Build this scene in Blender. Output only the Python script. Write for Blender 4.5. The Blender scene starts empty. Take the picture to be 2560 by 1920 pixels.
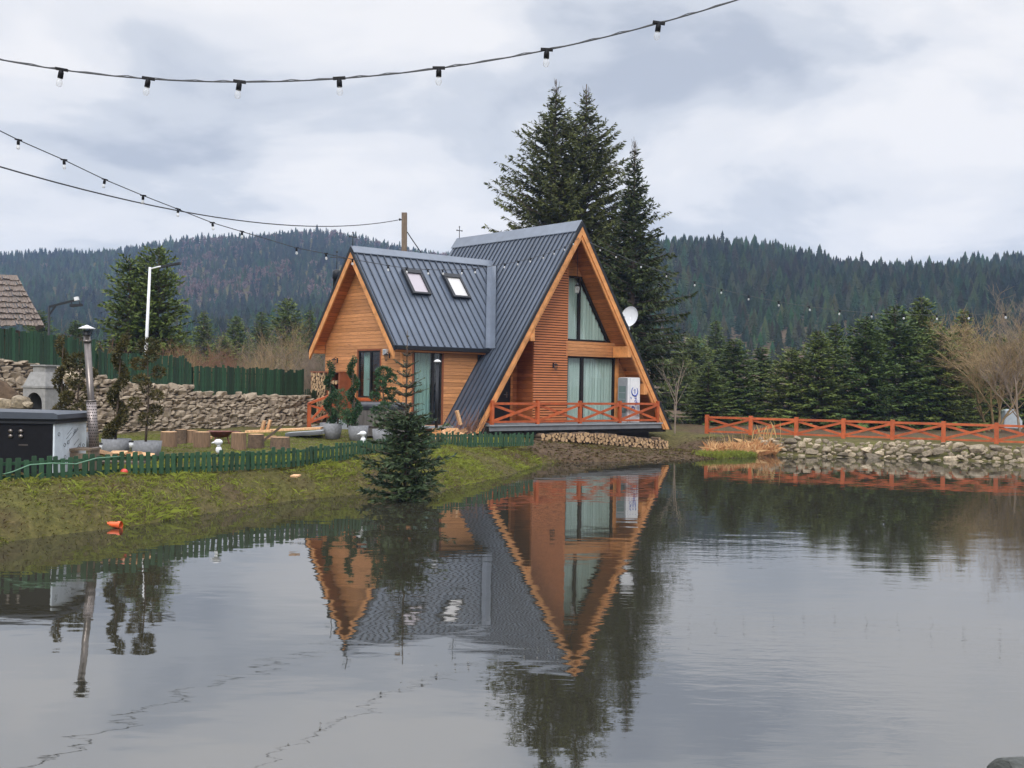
import bpy, bmesh, math, random
import numpy as np
from mathutils import Vector, Matrix
PI = math.pi
R = math.radians
rng = np.random.default_rng(7)
random.seed(7)
scene = bpy.context.scene
COL = scene.collection

# ------------------------------------------------------------------ camera
FPX, ROLL, EYE = 2800.0, 0.016, 2.75          # focal length in 2560-px units, camera roll, height above the water
cam_d = bpy.data.cameras.new('camera')
cam_d.sensor_width = 36.0
cam_d.lens = 36.0 * FPX / 2560.0
cam_d.clip_start, cam_d.clip_end = 0.05, 6000.0
cam = bpy.data.objects.new('camera', cam_d)
COL.objects.link(cam)
cam.matrix_world = Matrix.Translation((0, 0, EYE)) @ Matrix.Rotation(PI / 2, 4, 'X') @ Matrix.Rotation(ROLL, 4, 'Z')
scene.camera = cam

# ------------------------------------------------------------------ sky and sun (overcast)
SUN_EL, SUN_AZ = R(36), R(188)               # azimuth clockwise from +Y : behind the camera, slightly left
world = bpy.data.worlds.new('World')
scene.world = world
world.use_nodes = True
wn = world.node_tree; wn.nodes.clear()
def NN(nt, typ, **kw):
    n = nt.nodes.new(typ)
    for k, v in kw.items():
        if k.startswith('i_'):
            n.inputs[k[2:].replace('_', ' ')].default_value = v
        else:
            setattr(n, k, v)
    return n
def MATH(nt, op, a, b=None, c=None, clamp=False):
    n = nt.nodes.new('ShaderNodeMath'); n.operation = op; n.use_clamp = clamp
    for k, x in enumerate((a, b, c)):
        if x is None: continue
        if isinstance(x, (int, float)): n.inputs[k].default_value = x
        else: nt.links.new(x, n.inputs[k])
    return n.outputs[0]
def MIX(nt, fac, a, b, blend='MIX'):
    n = nt.nodes.new('ShaderNodeMix'); n.data_type = 'RGBA'; n.blend_type = blend
    for sock, x in ((n.inputs[0], fac), (n.inputs[6], a), (n.inputs[7], b)):
        if isinstance(x, (int, float)): sock.default_value = x
        elif isinstance(x, tuple): sock.default_value = (*x[:3], 1)
        else: nt.links.new(x, sock)
    return n.outputs[2]
def RAMP(nt, fac, stops, interp='LINEAR'):
    n = nt.nodes.new('ShaderNodeValToRGB'); cr = n.color_ramp; cr.interpolation = interp
    while len(cr.elements) < len(stops): cr.elements.new(0.5)
    for e, (p, c) in zip(cr.elements, stops):
        e.position = p; e.color = (*c, 1) if isinstance(c, tuple) else (c, c, c, 1)
    nt.links.new(fac, n.inputs[0])
    return n.outputs[0]

SKY_STR = 0.1
tc = NN(wn, 'ShaderNodeTexCoord')
sep = NN(wn, 'ShaderNodeSeparateXYZ'); wn.links.new(tc.outputs['Generated'], sep.inputs[0])
dz = MATH(wn, 'MAXIMUM', sep.outputs[2], 0.0)
den = MATH(wn, 'ADD', dz, 0.27)
cx = MATH(wn, 'DIVIDE', sep.outputs[0], den)
cy = MATH(wn, 'DIVIDE', sep.outputs[1], den)
cmb = NN(wn, 'ShaderNodeCombineXYZ')
wn.links.new(cx, cmb.inputs[0]); wn.links.new(cy, cmb.inputs[1])
mp = NN(wn, 'ShaderNodeMapping'); wn.links.new(cmb.outputs[0], mp.inputs[0])
mp.inputs['Location'].default_value = (5.3, 0.4, 0.0)
n1 = NN(wn, 'ShaderNodeTexNoise', i_Scale=1.9, i_Detail=7.0, i_Roughness=0.52, i_Distortion=0.25)
wn.links.new(mp.outputs[0], n1.inputs['Vector'])
cloud = RAMP(wn, n1.outputs[0], [(0.35, (4.0, 4.32, 4.95)), (0.45, (5.4, 5.65, 6.1)), (0.53, (6.8, 6.85, 7.05)), (0.62, (7.6, 7.5, 7.5))], 'EASE')
# overcast skies are brighter overhead than at the horizon
zb = NN(wn, 'ShaderNodeMapRange', interpolation_type='SMOOTHSTEP'); wn.links.new(sep.outputs[2], zb.inputs[0])
zb.inputs[1].default_value, zb.inputs[2].default_value = 0.38, 0.85
zb.inputs[3].default_value, zb.inputs[4].default_value = 1.0, 3.2
vm = NN(wn, 'ShaderNodeVectorMath', operation='SCALE')
wn.links.new(cloud, vm.inputs[0]); wn.links.new(zb.outputs[0], vm.inputs['Scale'])
sky = NN(wn, 'ShaderNodeTexSky', sky_type='NISHITA', sun_disc=False, sun_elevation=SUN_EL, sun_rotation=SUN_AZ)
mixc = MIX(wn, 0.93, sky.outputs[0], vm.outputs[0])
bg = NN(wn, 'ShaderNodeBackground', i_Strength=SKY_STR)
wn.links.new(mixc, bg.inputs[0])
wo = NN(wn, 'ShaderNodeOutputWorld'); wn.links.new(bg.outputs[0], wo.inputs[0])

sd = bpy.data.lights.new('sun', 'SUN'); sd.energy = 1.5; sd.angle = R(25); sd.color = (1.0, 0.97, 0.92)
sun = bpy.data.objects.new('sun', sd); COL.objects.link(sun)
sdir = Vector((math.sin(SUN_AZ) * math.cos(SUN_EL), math.cos(SUN_AZ) * math.cos(SUN_EL), math.sin(SUN_EL)))
sun.rotation_euler = sdir.to_track_quat('Z', 'Y').to_euler()
sun.location = (-20, -20, 40)

vs = scene.view_settings
vs.view_transform = 'Standard'; vs.look = 'None'; vs.exposure = 0.38; vs.gamma = 1.0; vs.use_curve_mapping = False
scene.cycles.max_bounces = 6; scene.cycles.diffuse_bounces = 3; scene.cycles.glossy_bounces = 3
scene.cycles.transparent_max_bounces = 8; scene.cycles.transmission_bounces = 3; scene.cycles.volume_bounces = 1
scene.cycles.caustics_reflective = False; scene.cycles.caustics_refractive = False
scene.cycles.use_denoising = True

# ------------------------------------------------------------------ picture <-> world helpers
def ray(px, py):
    a, b = px - 1280.0, py - 960.0
    c, s = math.cos(ROLL), math.sin(ROLL)
    return (a * c + b * s) / FPX, (-a * s + b * c) / FPX
def P(px, py, Y):
    a, b = ray(px, py); return Vector((a * Y, Y, EYE - b * Y))
def G(px, py, z):
    a, b = ray(px, py); Y = (EYE - z) / b; return Vector((a * Y, Y, z))
HX, HY, HA = 2.76, 46.7, R(40)                # house frame: s along the front, t backwards
HC, HS = math.cos(HA), math.sin(HA)
def HW(s, t, z=0.0): return Vector((HX + s * HC - t * HS, HY + s * HS + t * HC, z))

# ------------------------------------------------------------------ objects
def tag(o, label=None, cat=None, group=None, kind=None):
    if label: o['label'] = label
    if cat: o['category'] = cat
    if group: o['group'] = group
    if kind: o['kind'] = kind
    return o
def thing(name, label, cat, loc=(0, 0, 0), rz=0.0, group=None):
    o = bpy.data.objects.new(name, None); COL.objects.link(o)
    o.empty_display_size = 0.2
    o.location = loc; o.rotation_euler = (0, 0, rz)
    return tag(o, label, cat, group)
def link_mesh(name, me, parent=None):
    o = bpy.data.objects.new(name, me); COL.objects.link(o)
    if parent is not None: o.parent = parent
    return o
def dup(root, loc=None, rz=None, label=None, group=None, scale=None):
    r = root.copy(); COL.objects.link(r)
    if loc is not None: r.location = loc
    if rz is not None: r.rotation_euler = (0, 0, rz)
    if scale is not None: r.scale = scale
    if label: r['label'] = label
    if group: r['group'] = group
    for ch in root.children:
        c = ch.copy(); COL.objects.link(c); c.parent = r
        for g in ch.children:
            d = g.copy(); COL.objects.link(d); d.parent = c
    return r

def np_mesh(name, V, F, mats, parent=None, smooth=False, attr=None, mi=None):
    """V (n,3) float, F (m,k) int, optional attr dict name->(n,) float or (n,3) colour, mi (m,) material index"""
    V = np.asarray(V, np.float32); F = np.asarray(F, np.int32)
    me = bpy.data.meshes.new(name)
    m, k = F.shape
    me.vertices.add(len(V)); me.vertices.foreach_set('co', V.ravel())
    me.loops.add(m * k); me.loops.foreach_set('vertex_index', F.ravel())
    me.polygons.add(m); me.polygons.foreach_set('loop_start', np.arange(0, m * k, k, dtype=np.int32))
    if mi is not None: me.polygons.foreach_set('material_index', np.asarray(mi, np.int32))
    me.polygons.foreach_set('use_smooth', np.full(m, smooth, bool))
    me.update(calc_edges=True)
    for an, av in (attr or {}).items():
        av = np.asarray(av, np.float32)
        if av.ndim == 1:
            a = me.attributes.new(an, 'FLOAT', 'POINT'); a.data.foreach_set('value', av)
        else:
            a = me.attributes.new(an, 'FLOAT_COLOR', 'POINT')
            a.data.foreach_set('color', np.c_[av, np.ones(len(av), np.float32)].astype(np.float32).ravel())
    for mt in (mats if isinstance(mats, (list, tuple)) else [mats]): me.materials.append(mt)
    return link_mesh(name, me, parent)

class MB:
    def __init__(s): s.v, s.f, s.m, s.sm = [], [], [], []
    def add(s, vs_, fs, mi=0, smooth=False):
        b = len(s.v); s.v += [tuple(p) for p in vs_]
        for f in fs:
            s.f.append(tuple(i + b for i in f)); s.m.append(mi); s.sm.append(smooth)
        return s
    def box(s, x0, x1, y0, y1, z0, z1, mi=0):
        return s.add([(x0, y0, z0), (x1, y0, z0), (x1, y1, z0), (x0, y1, z0), (x0, y0, z1), (x1, y0, z1), (x1, y1, z1), (x0, y1, z1)],
                     [(3, 2, 1, 0), (4, 5, 6, 7), (0, 1, 5, 4), (1, 2, 6, 5), (2, 3, 7, 6), (3, 0, 4, 7)], mi)
    def prism(s, poly, ext, mi=0):
        n = len(poly); e = Vector(ext); A = [Vector(p) for p in poly]
        return s.add(A + [p + e for p in A], [tuple(range(n))[::-1], tuple(range(n, 2 * n))] + [(i, (i + 1) % n, n + (i + 1) % n, n + i) for i in range(n)], mi)
    def beam(s, p0, p1, w, h, up=(0, 0, 1), mi=0):
        p0, p1 = Vector(p0), Vector(p1); d = (p1 - p0).normalized(); up = Vector(up)
        a = d.cross(up)
        if a.length < 1e-4: a = d.cross(Vector((1, 0, 0)))
        a.normalize(); b = a.cross(d).normalized()
        q = [a * w / 2 + b * h / 2, -a * w / 2 + b * h / 2, -a * w / 2 - b * h / 2, a * w / 2 - b * h / 2]
        return s.add([p0 + x for x in q] + [p1 + x for x in q], [(3, 2, 1, 0), (4, 5, 6, 7)] + [(i, (i + 1) % 4, 4 + (i + 1) % 4, 4 + i) for i in range(4)], mi)
    def tube(s, pts, rad, n=6, mi=0, cap=True, smooth=True):
        pts = [Vector(p) for p in pts]; k = len(pts)
        if not isinstance(rad, (list, tuple)): rad = [rad] * k
        V, ref = [], Vector((0.31, 0.17, 0.93))
        for i, p in enumerate(pts):
            d = (pts[min(i + 1, k - 1)] - pts[max(i - 1, 0)])
            d = d.normalized() if d.length > 1e-7 else Vector((0, 0, 1))
            a = d.cross(ref)
            if a.length < 0.05: a = d.cross(Vector((1, 0, 0)))
            a.normalize(); b = d.cross(a)
            for j in range(n):
                t = 2 * PI * j / n
                V.append(p + (a * math.cos(t) + b * math.sin(t)) * rad[i])
        F = [(i * n + j, i * n + (j + 1) % n, (i + 1) * n + (j + 1) % n, (i + 1) * n + j) for i in range(k - 1) for j in range(n)]
        s.add(V, F, mi, smooth)
        if cap and n > 2:
            b = len(s.v) - len(V)
            s.f += [tuple(b + j for j in range(n))[::-1], tuple(b + (k - 1) * n + j for j in range(n))]; s.m += [mi, mi]; s.sm += [False, False]
        return s
    def lathe(s, c, prof, n=20, mi=0, smooth=True, sx=1.0, sy=1.0):
        c = Vector(c); V = []
        for r, z in prof:
            for j in range(n):
                t = 2 * PI * j / n
                V.append(c + Vector((math.cos(t) * r * sx, math.sin(t) * r * sy, z)))
        k = len(prof)
        F = [(i * n + j, i * n + (j + 1) % n, (i + 1) * n + (j + 1) % n, (i + 1) * n + j) for i in range(k - 1) for j in range(n)]
        return s.add(V, F, mi, smooth)
    def sphere(s, c, r, n=12, mi=0, sx=1, sy=1, sz=1):
        prof = [(max(1e-4, math.sin(PI * i / (n // 2 + 2))) * r, -math.cos(PI * i / (n // 2 + 2)) * r * sz) for i in range(n // 2 + 3)]
        return s.lathe(c, prof, n, mi, True, sx, sy)
    def build(s, name, mats, parent=None):
        me = bpy.data.meshes.new(name)
        me.from_pydata(s.v, [], s.f)
        for mt in (mats if isinstance(mats, (list, tuple)) else [mats]): me.materials.append(mt)
        me.polygons.foreach_set('material_index', s.m)
        me.polygons.foreach_set('use_smooth', s.sm)
        me.update()
        return link_mesh(name, me, parent)

# ------------------------------------------------------------------ materials
def new_mat(name):
    m = bpy.data.materials.new(name); m.use_nodes = True
    nt = m.node_tree; b = nt.nodes['Principled BSDF']
    return m, nt, b
def scl(c, k): return tuple(max(0.0, min(1.0, x * k)) for x in c)
def M(name, col, rough=0.6, var=0.25, scale=6.0, bump=0.0, stretch=(1, 1, 1), metal=0.0, obj_rand=0.0, col2=None, spec=0.5, detail=5.0, bdist=0.01):
    m, nt, b = new_mat(name)
    tcn = NN(nt, 'ShaderNodeTexCoord')
    mp_ = NN(nt, 'ShaderNodeMapping'); mp_.inputs['Scale'].default_value = stretch
    nt.links.new(tcn.outputs['Object'], mp_.inputs[0])
    nz = NN(nt, 'ShaderNodeTexNoise', i_Scale=scale, i_Detail=detail, i_Roughness=0.6)
    nt.links.new(mp_.outputs[0], nz.inputs['Vector'])
    c = RAMP(nt, nz.outputs[0], [(0.3, scl(col, 1 - var)), (0.7, col2 or scl(col, 1 + var))])
    if obj_rand:
        oi = NN(nt, 'ShaderNodeObjectInfo')
        hsv = NN(nt, 'ShaderNodeHueSaturation')
        k = MATH(nt, 'MULTIPLY_ADD', oi.outputs['Random'], 2 * obj_rand, 1 - obj_rand)
        nt.links.new(k, hsv.inputs['Value']); nt.links.new(c, hsv.inputs['Color']); c = hsv.outputs[0]
    nt.links.new(c, b.inputs['Base Color'])
    b.inputs['Roughness'].default_value = rough; b.inputs['Metallic'].default_value = metal
    b.inputs['Specular IOR Level'].default_value = spec
    if bump:
        bp = NN(nt, 'ShaderNodeBump', i_Strength=bump, i_Distance=bdist)
        nt.links.new(nz.outputs[0], bp.inputs['Height']); nt.links.new(bp.outputs[0], b.inputs['Normal'])
    return m
def planks(name, col, axis=2, pitch=0.15, grain=(1.2, 1.2, 14), rough=0.55, gapdark=0.35, knots=True, var=0.22):
    """timber boarding: board joints across one axis, grain noise, a shade per board"""
    m, nt, b = new_mat(name)
    tcn = NN(nt, 'ShaderNodeTexCoord'); sp = NN(nt, 'ShaderNodeSeparateXYZ')
    nt.links.new(tcn.outputs['Object'], sp.inputs[0])
    q = MATH(nt, 'DIVIDE', sp.outputs[axis], pitch)
    fr = MATH(nt, 'FRACT', q); fl = MATH(nt, 'FLOOR', q)
    wn_ = NN(nt, 'ShaderNodeTexWhiteNoise', noise_dimensions='1D'); nt.links.new(fl, wn_.inputs['W'])
    mp_ = NN(nt, 'ShaderNodeMapping'); mp_.inputs['Scale'].default_value = grain
    nt.links.new(tcn.outputs['Object'], mp_.inputs[0])
    off = NN(nt, 'ShaderNodeVectorMath', operation='ADD'); nt.links.new(mp_.outputs[0], off.inputs[0])
    wv = MATH(nt, 'MULTIPLY', wn_.outputs[0], 37.0)
    cb = NN(nt, 'ShaderNodeCombineXYZ'); nt.links.new(wv, cb.inputs[0]); nt.links.new(wv, cb.inputs[1]); nt.links.new(cb.outputs[0], off.inputs[1])
    nz = NN(nt, 'ShaderNodeTexNoise', i_Scale=1.6, i_Detail=7.0, i_Roughness=0.62, i_Distortion=0.9)
    nt.links.new(off.outputs[0], nz.inputs['Vector'])
    c = RAMP(nt, nz.outputs[0], [(0.26, scl(col, 0.3)), (0.40, scl(col, 0.8)), (0.58, col), (0.75, scl(col, 1.2))])
    k = MATH(nt, 'MULTIPLY_ADD', wn_.outputs[0], 2 * var, 1 - var)
    hsv = NN(nt, 'ShaderNodeHueSaturation'); nt.links.new(k, hsv.inputs['Value']); nt.links.new(c, hsv.inputs['Color']); c = hsv.outputs[0]
    if knots:
        vo = NN(nt, 'ShaderNodeTexVoronoi', i_Scale=1.0, i_Randomness=1.0)
        mk = NN(nt, 'ShaderNodeMapping'); mk.inputs['Scale'].default_value = (2.1, 2.1, 6.7) if axis == 2 else (2.4, 6.7, 2.4)
        nt.links.new(tcn.outputs['Object'], mk.inputs[0]); nt.links.new(mk.outputs[0], vo.inputs['Vector'])
        kf = RAMP(nt, vo.outputs['Distance'], [(0.03, 0.75), (0.11, 0.0)])
        c = MIX(nt, kf, c, scl(col, 0.28))
    gap = RAMP(nt, fr, [(0.0, 1.0), (0.05, 1.0), (0.1, 0.0)])
    c = MIX(nt, gap, c, scl(col, gapdark))
    nt.links.new(c, b.inputs['Base Color'])
    b.inputs['Roughness'].default_value = rough
    hgt = MATH(nt, 'SUBTRACT', MATH(nt, 'MULTIPLY', nz.outputs[0], 0.25), gap)
    bp = NN(nt, 'ShaderNodeBump', i_Strength=0.7, i_Distance=0.012)
    nt.links.new(hgt, bp.inputs['Height']); nt.links.new(bp.outputs[0], b.inputs['Normal'])
    return m
def leafmat(name, c0, c1, rough=0.6):
    m, nt, b = new_mat(name)
    at = NN(nt, 'ShaderNodeAttribute', attribute_name='tint')
    c = RAMP(nt, at.outputs['Fac'], [(0.0, c0), (1.0, c1)])
    oi = NN(nt, 'ShaderNodeObjectInfo'); hs = NN(nt, 'ShaderNodeHueSaturation')
    nt.links.new(MATH(nt, 'MULTIPLY_ADD', oi.outputs['Random'], .5, .75), hs.inputs['Value']); nt.links.new(MATH(nt, 'MULTIPLY_ADD', oi.outputs['Random'], -.04, .52), hs.inputs['Hue'])
    nt.links.new(c, hs.inputs['Color']); c = hs.outputs[0]
    nt.links.new(c, b.inputs['Base Color']); b.inputs['Roughness'].default_value = rough
    b.inputs['Specular IOR Level'].default_value = 0.25
    return m

WOOD = (0.61, 0.275, 0.11)
MT = {}
MT['wall'] = planks('wall_boards', WOOD, 2, 0.145)
MT['soffit'] = planks('soffit_boards', (0.56, 0.21, 0.068), 2, 0.17)
MT['barge'] = M('barge_timber', (0.66, 0.29, 0.1), 0.55, 0.28, 3.0, 0.3, (1, 1, 1))
MT['slat'] = M('cladding_slats', (0.56, 0.2, 0.08), 0.5, 0.22, 4.0, 0.1, (0.6, 1, 10))
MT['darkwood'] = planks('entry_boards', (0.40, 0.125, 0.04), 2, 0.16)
MT['stain'] = M('orange_stain', (0.42, 0.09, 0.024), 0.5, 0.28, 4.0, 0.2, (1, 1, 1), obj_rand=0.12)
MT['roof'] = M('roof_steel', (0.088, 0.110, 0.152), 0.38, 0.2, 0.7, 0.1, metal=0.25, spec=0.5)
MT['rib'] = M('roof_steel_rib_shade', (0.045, 0.055, 0.075), 0.4, 0.1, 1.3, metal=0.2)  # roof steel again but darker, seam shadow put into the colour
MT['flash'] = M('roof_flashing', (0.135, 0.16, 0.205), 0.33, 0.12, 2.0, 0.12, metal=0.3, bdist=0.02)
MT['trim'] = M('dark_trim', (0.018, 0.02, 0.025), 0.45, 0.15, 3, spec=0.3)
MT['frame'] = M('dark_frame', (0.02, 0.018, 0.018), 0.4, 0.15, 3, spec=0.25)
MT['framewood'] = M('brown_frame', (0.24, 0.07, 0.03), 0.5, 0.2, 5)
MT['curtain'] = M('curtain_cloth', (0.66, 0.74, 0.69), 0.9, 0.1, 5, 0.1, (12, 12, 0.4))
MT['curtain2'] = M('curtain_cloth_green', (0.3, 0.43, 0.39), 0.9, 0.12, 5, 0.1, (12, 12, 0.4))
MT['deck'] = M('grey_deck', (0.27, 0.29, 0.31), 0.65, 0.2, 4, 0.2, (1, 8, 8))
MT['fascia'] = M('deck_fascia', (0.16, 0.165, 0.18), 0.6, 0.2, 3)
MT['black'] = M('black_paint', (0.008, 0.008, 0.010), 0.5, 0.3, 8, spec=0.15)
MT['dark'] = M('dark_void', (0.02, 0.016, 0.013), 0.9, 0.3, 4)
MT['white'] = M('white_paint', (0.75, 0.76, 0.78), 0.4, 0.06, 5)
MT['greyplas'] = M('grey_panel', (0.3, 0.32, 0.35), 0.5, 0.1, 5)
MT['blue'] = M('blue_lettering', (0.02, 0.06, 0.36), 0.4, 0.1, 5)
MT['steel'] = M('steel_pipe', (0.17, 0.15, 0.14), 0.33, 0.25, 3, metal=0.9)
MT['conc'] = M('concrete', (0.22, 0.225, 0.24), 0.85, 0.22, 14, 0.35)
MT['conc2'] = M('pale_concrete', (0.27, 0.265, 0.26), 0.85, 0.18, 9, 0.4)
MT['green'] = M('green_paint', (0.022, 0.068, 0.03), 0.6, 0.35, 7, 0.2, (3, 3, 0.8), obj_rand=0.3)
MT['green2'] = M('dark_green_paint', (0.011, 0.045, 0.02), 0.6, 0.4, 7, 0.2, (3, 3, 0.8), obj_rand=0.5)
MT['pole'] = M('weathered_pole', (0.17, 0.125, 0.09), 0.85, 0.35, 6, 0.4, (4, 4, 0.6))
MT['bark'] = M('tree_bark', (0.085, 0.062, 0.045), 0.9, 0.4, 10, 0.5, (3, 3, 0.8))
MT['twig'] = M('bare_twigs', (0.33, 0.235, 0.12), 0.85, 0.35, 3)
MT['twig2'] = M('grey_twigs', (0.24, 0.185, 0.14), 0.85, 0.3, 3)
MT['twig3'] = M('red_brown_twigs', (0.24, 0.12, 0.075), 0.85, 0.3, 3)
MT['logend'] = M('cut_log_end', (0.42, 0.275, 0.15), 0.8, 0.35, 14, 0.2, obj_rand=0.3)
MT['logbark'] = M('log_bark', (0.15, 0.1, 0.065), 0.9, 0.4, 12, 0.5, obj_rand=0.3)
MT['split'] = M('split_wood', (0.56, 0.33, 0.17), 0.8, 0.35, 5, 0.3, (4, 4, 1), obj_rand=0.3)
MT['stone'] = M('pond_stone', (0.29, 0.235, 0.165), 0.85, 0.5, 3, 0.8, obj_rand=0.5, bdist=0.03)
MT['darkstone'] = M('dark_stone', (0.06, 0.065, 0.06), 0.8, 0.4, 5, 0.7, bdist=0.03)
MT['wallstone'] = M('wall_stone', (0.26, 0.195, 0.14), 0.88, 0.42, 2.6, 0.6, col2=(0.47, 0.385, 0.29), bdist=0.03)
MT['mortar'] = M('wall_joint', (0.06, 0.05, 0.042), 0.95, 0.3, 8)
MT['shingle'] = M('old_shingles', (0.15, 0.118, 0.1), 0.9, 0.5, 5, 0.5, (5, 1, 1))
MT['orange'] = M('orange_plastic', (0.75, 0.12, 0.03), 0.4, 0.1, 8)
MT['red'] = M('red_plastic', (0.6, 0.06, 0.04), 0.4, 0.1, 8)
MT['rust'] = M('rusty_steel', (0.14, 0.045, 0.035), 0.7, 0.35, 9, 0.3)
MT['film'] = M('white_film', (0.62, 0.68, 0.74), 0.3, 0.1, 6, 0.15)
MT['cable2'] = M('pale_cable', (0.06, 0.065, 0.065), 0.6, 0.1, 5)
MT['cable'] = M('dark_cable', (0.035, 0.037, 0.042), 0.6, 0.1, 5)
MT['soilbag'] = M('tarp', (0.03, 0.035, 0.045), 0.45, 0.3, 4, 0.5, bdist=0.05)
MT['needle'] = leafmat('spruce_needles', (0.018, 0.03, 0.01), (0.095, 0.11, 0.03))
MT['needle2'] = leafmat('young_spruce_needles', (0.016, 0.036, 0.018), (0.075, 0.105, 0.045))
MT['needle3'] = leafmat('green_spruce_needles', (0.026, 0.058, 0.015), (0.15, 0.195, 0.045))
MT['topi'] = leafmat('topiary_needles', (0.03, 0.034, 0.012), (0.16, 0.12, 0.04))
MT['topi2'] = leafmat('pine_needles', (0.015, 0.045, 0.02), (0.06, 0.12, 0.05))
MT['grass'] = leafmat('grass_blades', (0.09, 0.055, 0.025), (0.22, 0.265, 0.043), 0.85)
MT['reed'] = leafmat('dry_reeds', (0.32, 0.17, 0.06), (0.62, 0.44, 0.2), 0.8)
def glassmat(name, tint, ior=1.5):
    m, nt, b = new_mat(name)
    nt.nodes.remove(b)
    tr = NN(nt, 'ShaderNodeBsdfTransparent'); tr.inputs[0].default_value = (*tint, 1)
    gl = NN(nt, 'ShaderNodeBsdfGlossy', i_Roughness=0.02)
    lw = NN(nt, 'ShaderNodeLayerWeight', i_Blend=0.5); mx = NN(nt, 'ShaderNodeMixShader')
    f0 = ((ior - 1) / (ior + 1)) ** 2                       # Schlick, the same from either side of the sheet
    fr = MATH(nt, 'MULTIPLY_ADD', MATH(nt, 'POWER', lw.outputs['Facing'], 5.0), 1 - f0, f0)
    nt.links.new(fr, mx.inputs[0]); nt.links.new(tr.outputs[0], mx.inputs[1]); nt.links.new(gl.outputs[0], mx.inputs[2])
    nt.links.new(mx.outputs[0], nt.nodes['Material Output'].inputs[0])
    return m
MT['glass'] = glassmat('window_glass', (0.88, 0.92, 0.92), 1.55)
MT['skyglass'] = M('skylight_sky_sheen', (0.40, 0.36, 0.40), 0.12, 0.03, 2)  # lilac pane colour painted as the sky's reflection, no blind behind it
MT['skyglass2'] = M('skylight_sky_sheen_pale', (0.55, 0.54, 0.54), 0.12, 0.03, 2)  # paler painted sky reflection for the other skylight pane
def bulbmat(base, nm='bulb_glass'):
    m, nt, b = new_mat(nm)
    tr = NN(nt, 'ShaderNodeBsdfTransparent'); mx = NN(nt, 'ShaderNodeMixShader')
    lw = NN(nt, 'ShaderNodeLayerWeight', i_Blend=0.5)
    nt.links.new(MATH(nt, 'MULTIPLY_ADD', MATH(nt, 'POWER', lw.outputs['Facing'], 2.0), .6, base), mx.inputs[0])
    b.inputs['Base Color'].default_value = (0.85, 0.86, 0.88, 1); b.inputs['Roughness'].default_value = 0.1
    nt.links.new(tr.outputs[0], mx.inputs[1]); nt.links.new(b.outputs[0], mx.inputs[2])
    nt.links.new(mx.outputs[0], nt.nodes['Material Output'].inputs[0])
    return m
MT['bulb'] = bulbmat(0.2)
MT['bulbfar'] = bulbmat(0.5, 'frosted_bulb_glass')
# ------------------------------------------------------------------ terrain : one ground sheet with the pond basin and the hills
shore_px = [(0, 1356), (170, 1334), (347, 1313), (579, 1273), (741, 1250), (937, 1232), (1080, 1232), (1180, 1209), (1273, 1188), (1354, 1159), (1500, 1155), (1643, 1151), (1760, 1148), (1880, 1144), (1905, 1137), (2100, 1143), (2330, 1150), (2560, 1157)]
shore = [tuple(G(x, y, 0.0)[:2]) for x, y in shore_px]
pond = np.array([(-24, 4.2), (-17, 9.0), (-10.6, 15.5)] + shore + [(27, 44.4), (40, 40), (46, 22), (40, 6), (30, 2.2), (12, 2.6), (3, 3.6), (-8, 4.4)])
def poly_sd(x, y, poly):
    """signed distance, negative inside"""
    sh = x.shape; p = np.stack([x.ravel(), y.ravel()], 1)
    best = np.full(len(p), 1e18); ins = np.zeros(len(p), bool)
    for (a, b) in zip(poly, np.roll(poly, -1, 0)):
        e = b - a; w = p - a
        t = np.clip((w @ e) / (e @ e), 0, 1)
        best = np.minimum(best, ((w - t[:, None] * e) ** 2).sum(1))
        c = ((a[1] > p[:, 1]) != (b[1] > p[:, 1]))
        with np.errstate(divide='ignore', invalid='ignore'):
            ins ^= c & (p[:, 0] < (b[0] - a[0]) * (p[:, 1] - a[1]) / (b[1] - a[1] + 1e-12) + a[0])
    d = np.sqrt(best)
    return np.where(ins, -d, d).reshape(sh)
CP = np.array([(-9, 20, .8, 1.7), (-6.5, 24, .8, 1.8), (-4, 27, .8, 1.9), (-2, 32, .8, 2.2), (.8, 39, .76, 2.2), (1, 45, .5, 3.6), (4, 46, .25, 4.2), (6.3, 47, .16, 4.2), (9, 47.5, .4, 2.6), (11, 48.8, .6, 2.6), (16, 48, .6, 2.6), (21, 46.5, .6, 2.6), (35, 45, .6, 2.6), (-6, 40, .93, 2), (-10, 30, .93, 2), (-3, 48, .95, 2), (-12, 45, 1.0, 2), (3, 56, .95, 2), (10, 60, .8, 2), (0, 75, 1.0, 2), (8, 51, .6, 2), (0, 0, 1.1, 1.6), (15, 0, 1.1, 1.6), (-20, 4, 1.0, 2), (-18, 16, .9, 2), (40, 3, 1, 2), (50, 25, 1, 2)], float)
def crest(pts, Yc, canopy):
    us, zs = [], []
    for px, py in pts:
        a, b = ray(px, py); us.append(a); zs.append(EYE - b * Yc - canopy)
    return np.array(us), np.array(zs)
NEAR_Y, FAR_Y = 540.0, 950.0
NU, NZ = crest([(-500, 880), (0, 850), (300, 822), (540, 794), (815, 737), (1100, 660), (1400, 612), (1655, 600), (1851, 612), (2100, 627), (2560, 636), (3100, 640)], NEAR_Y, 7.0)
FU, FZ = crest([(-500, 655), (0, 636), (231, 612), (463, 601), (648, 584), (810, 580), (984, 601), (1111, 618), (1300, 655), (1600, 700), (2560, 780)], FAR_Y, 7.0)
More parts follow.
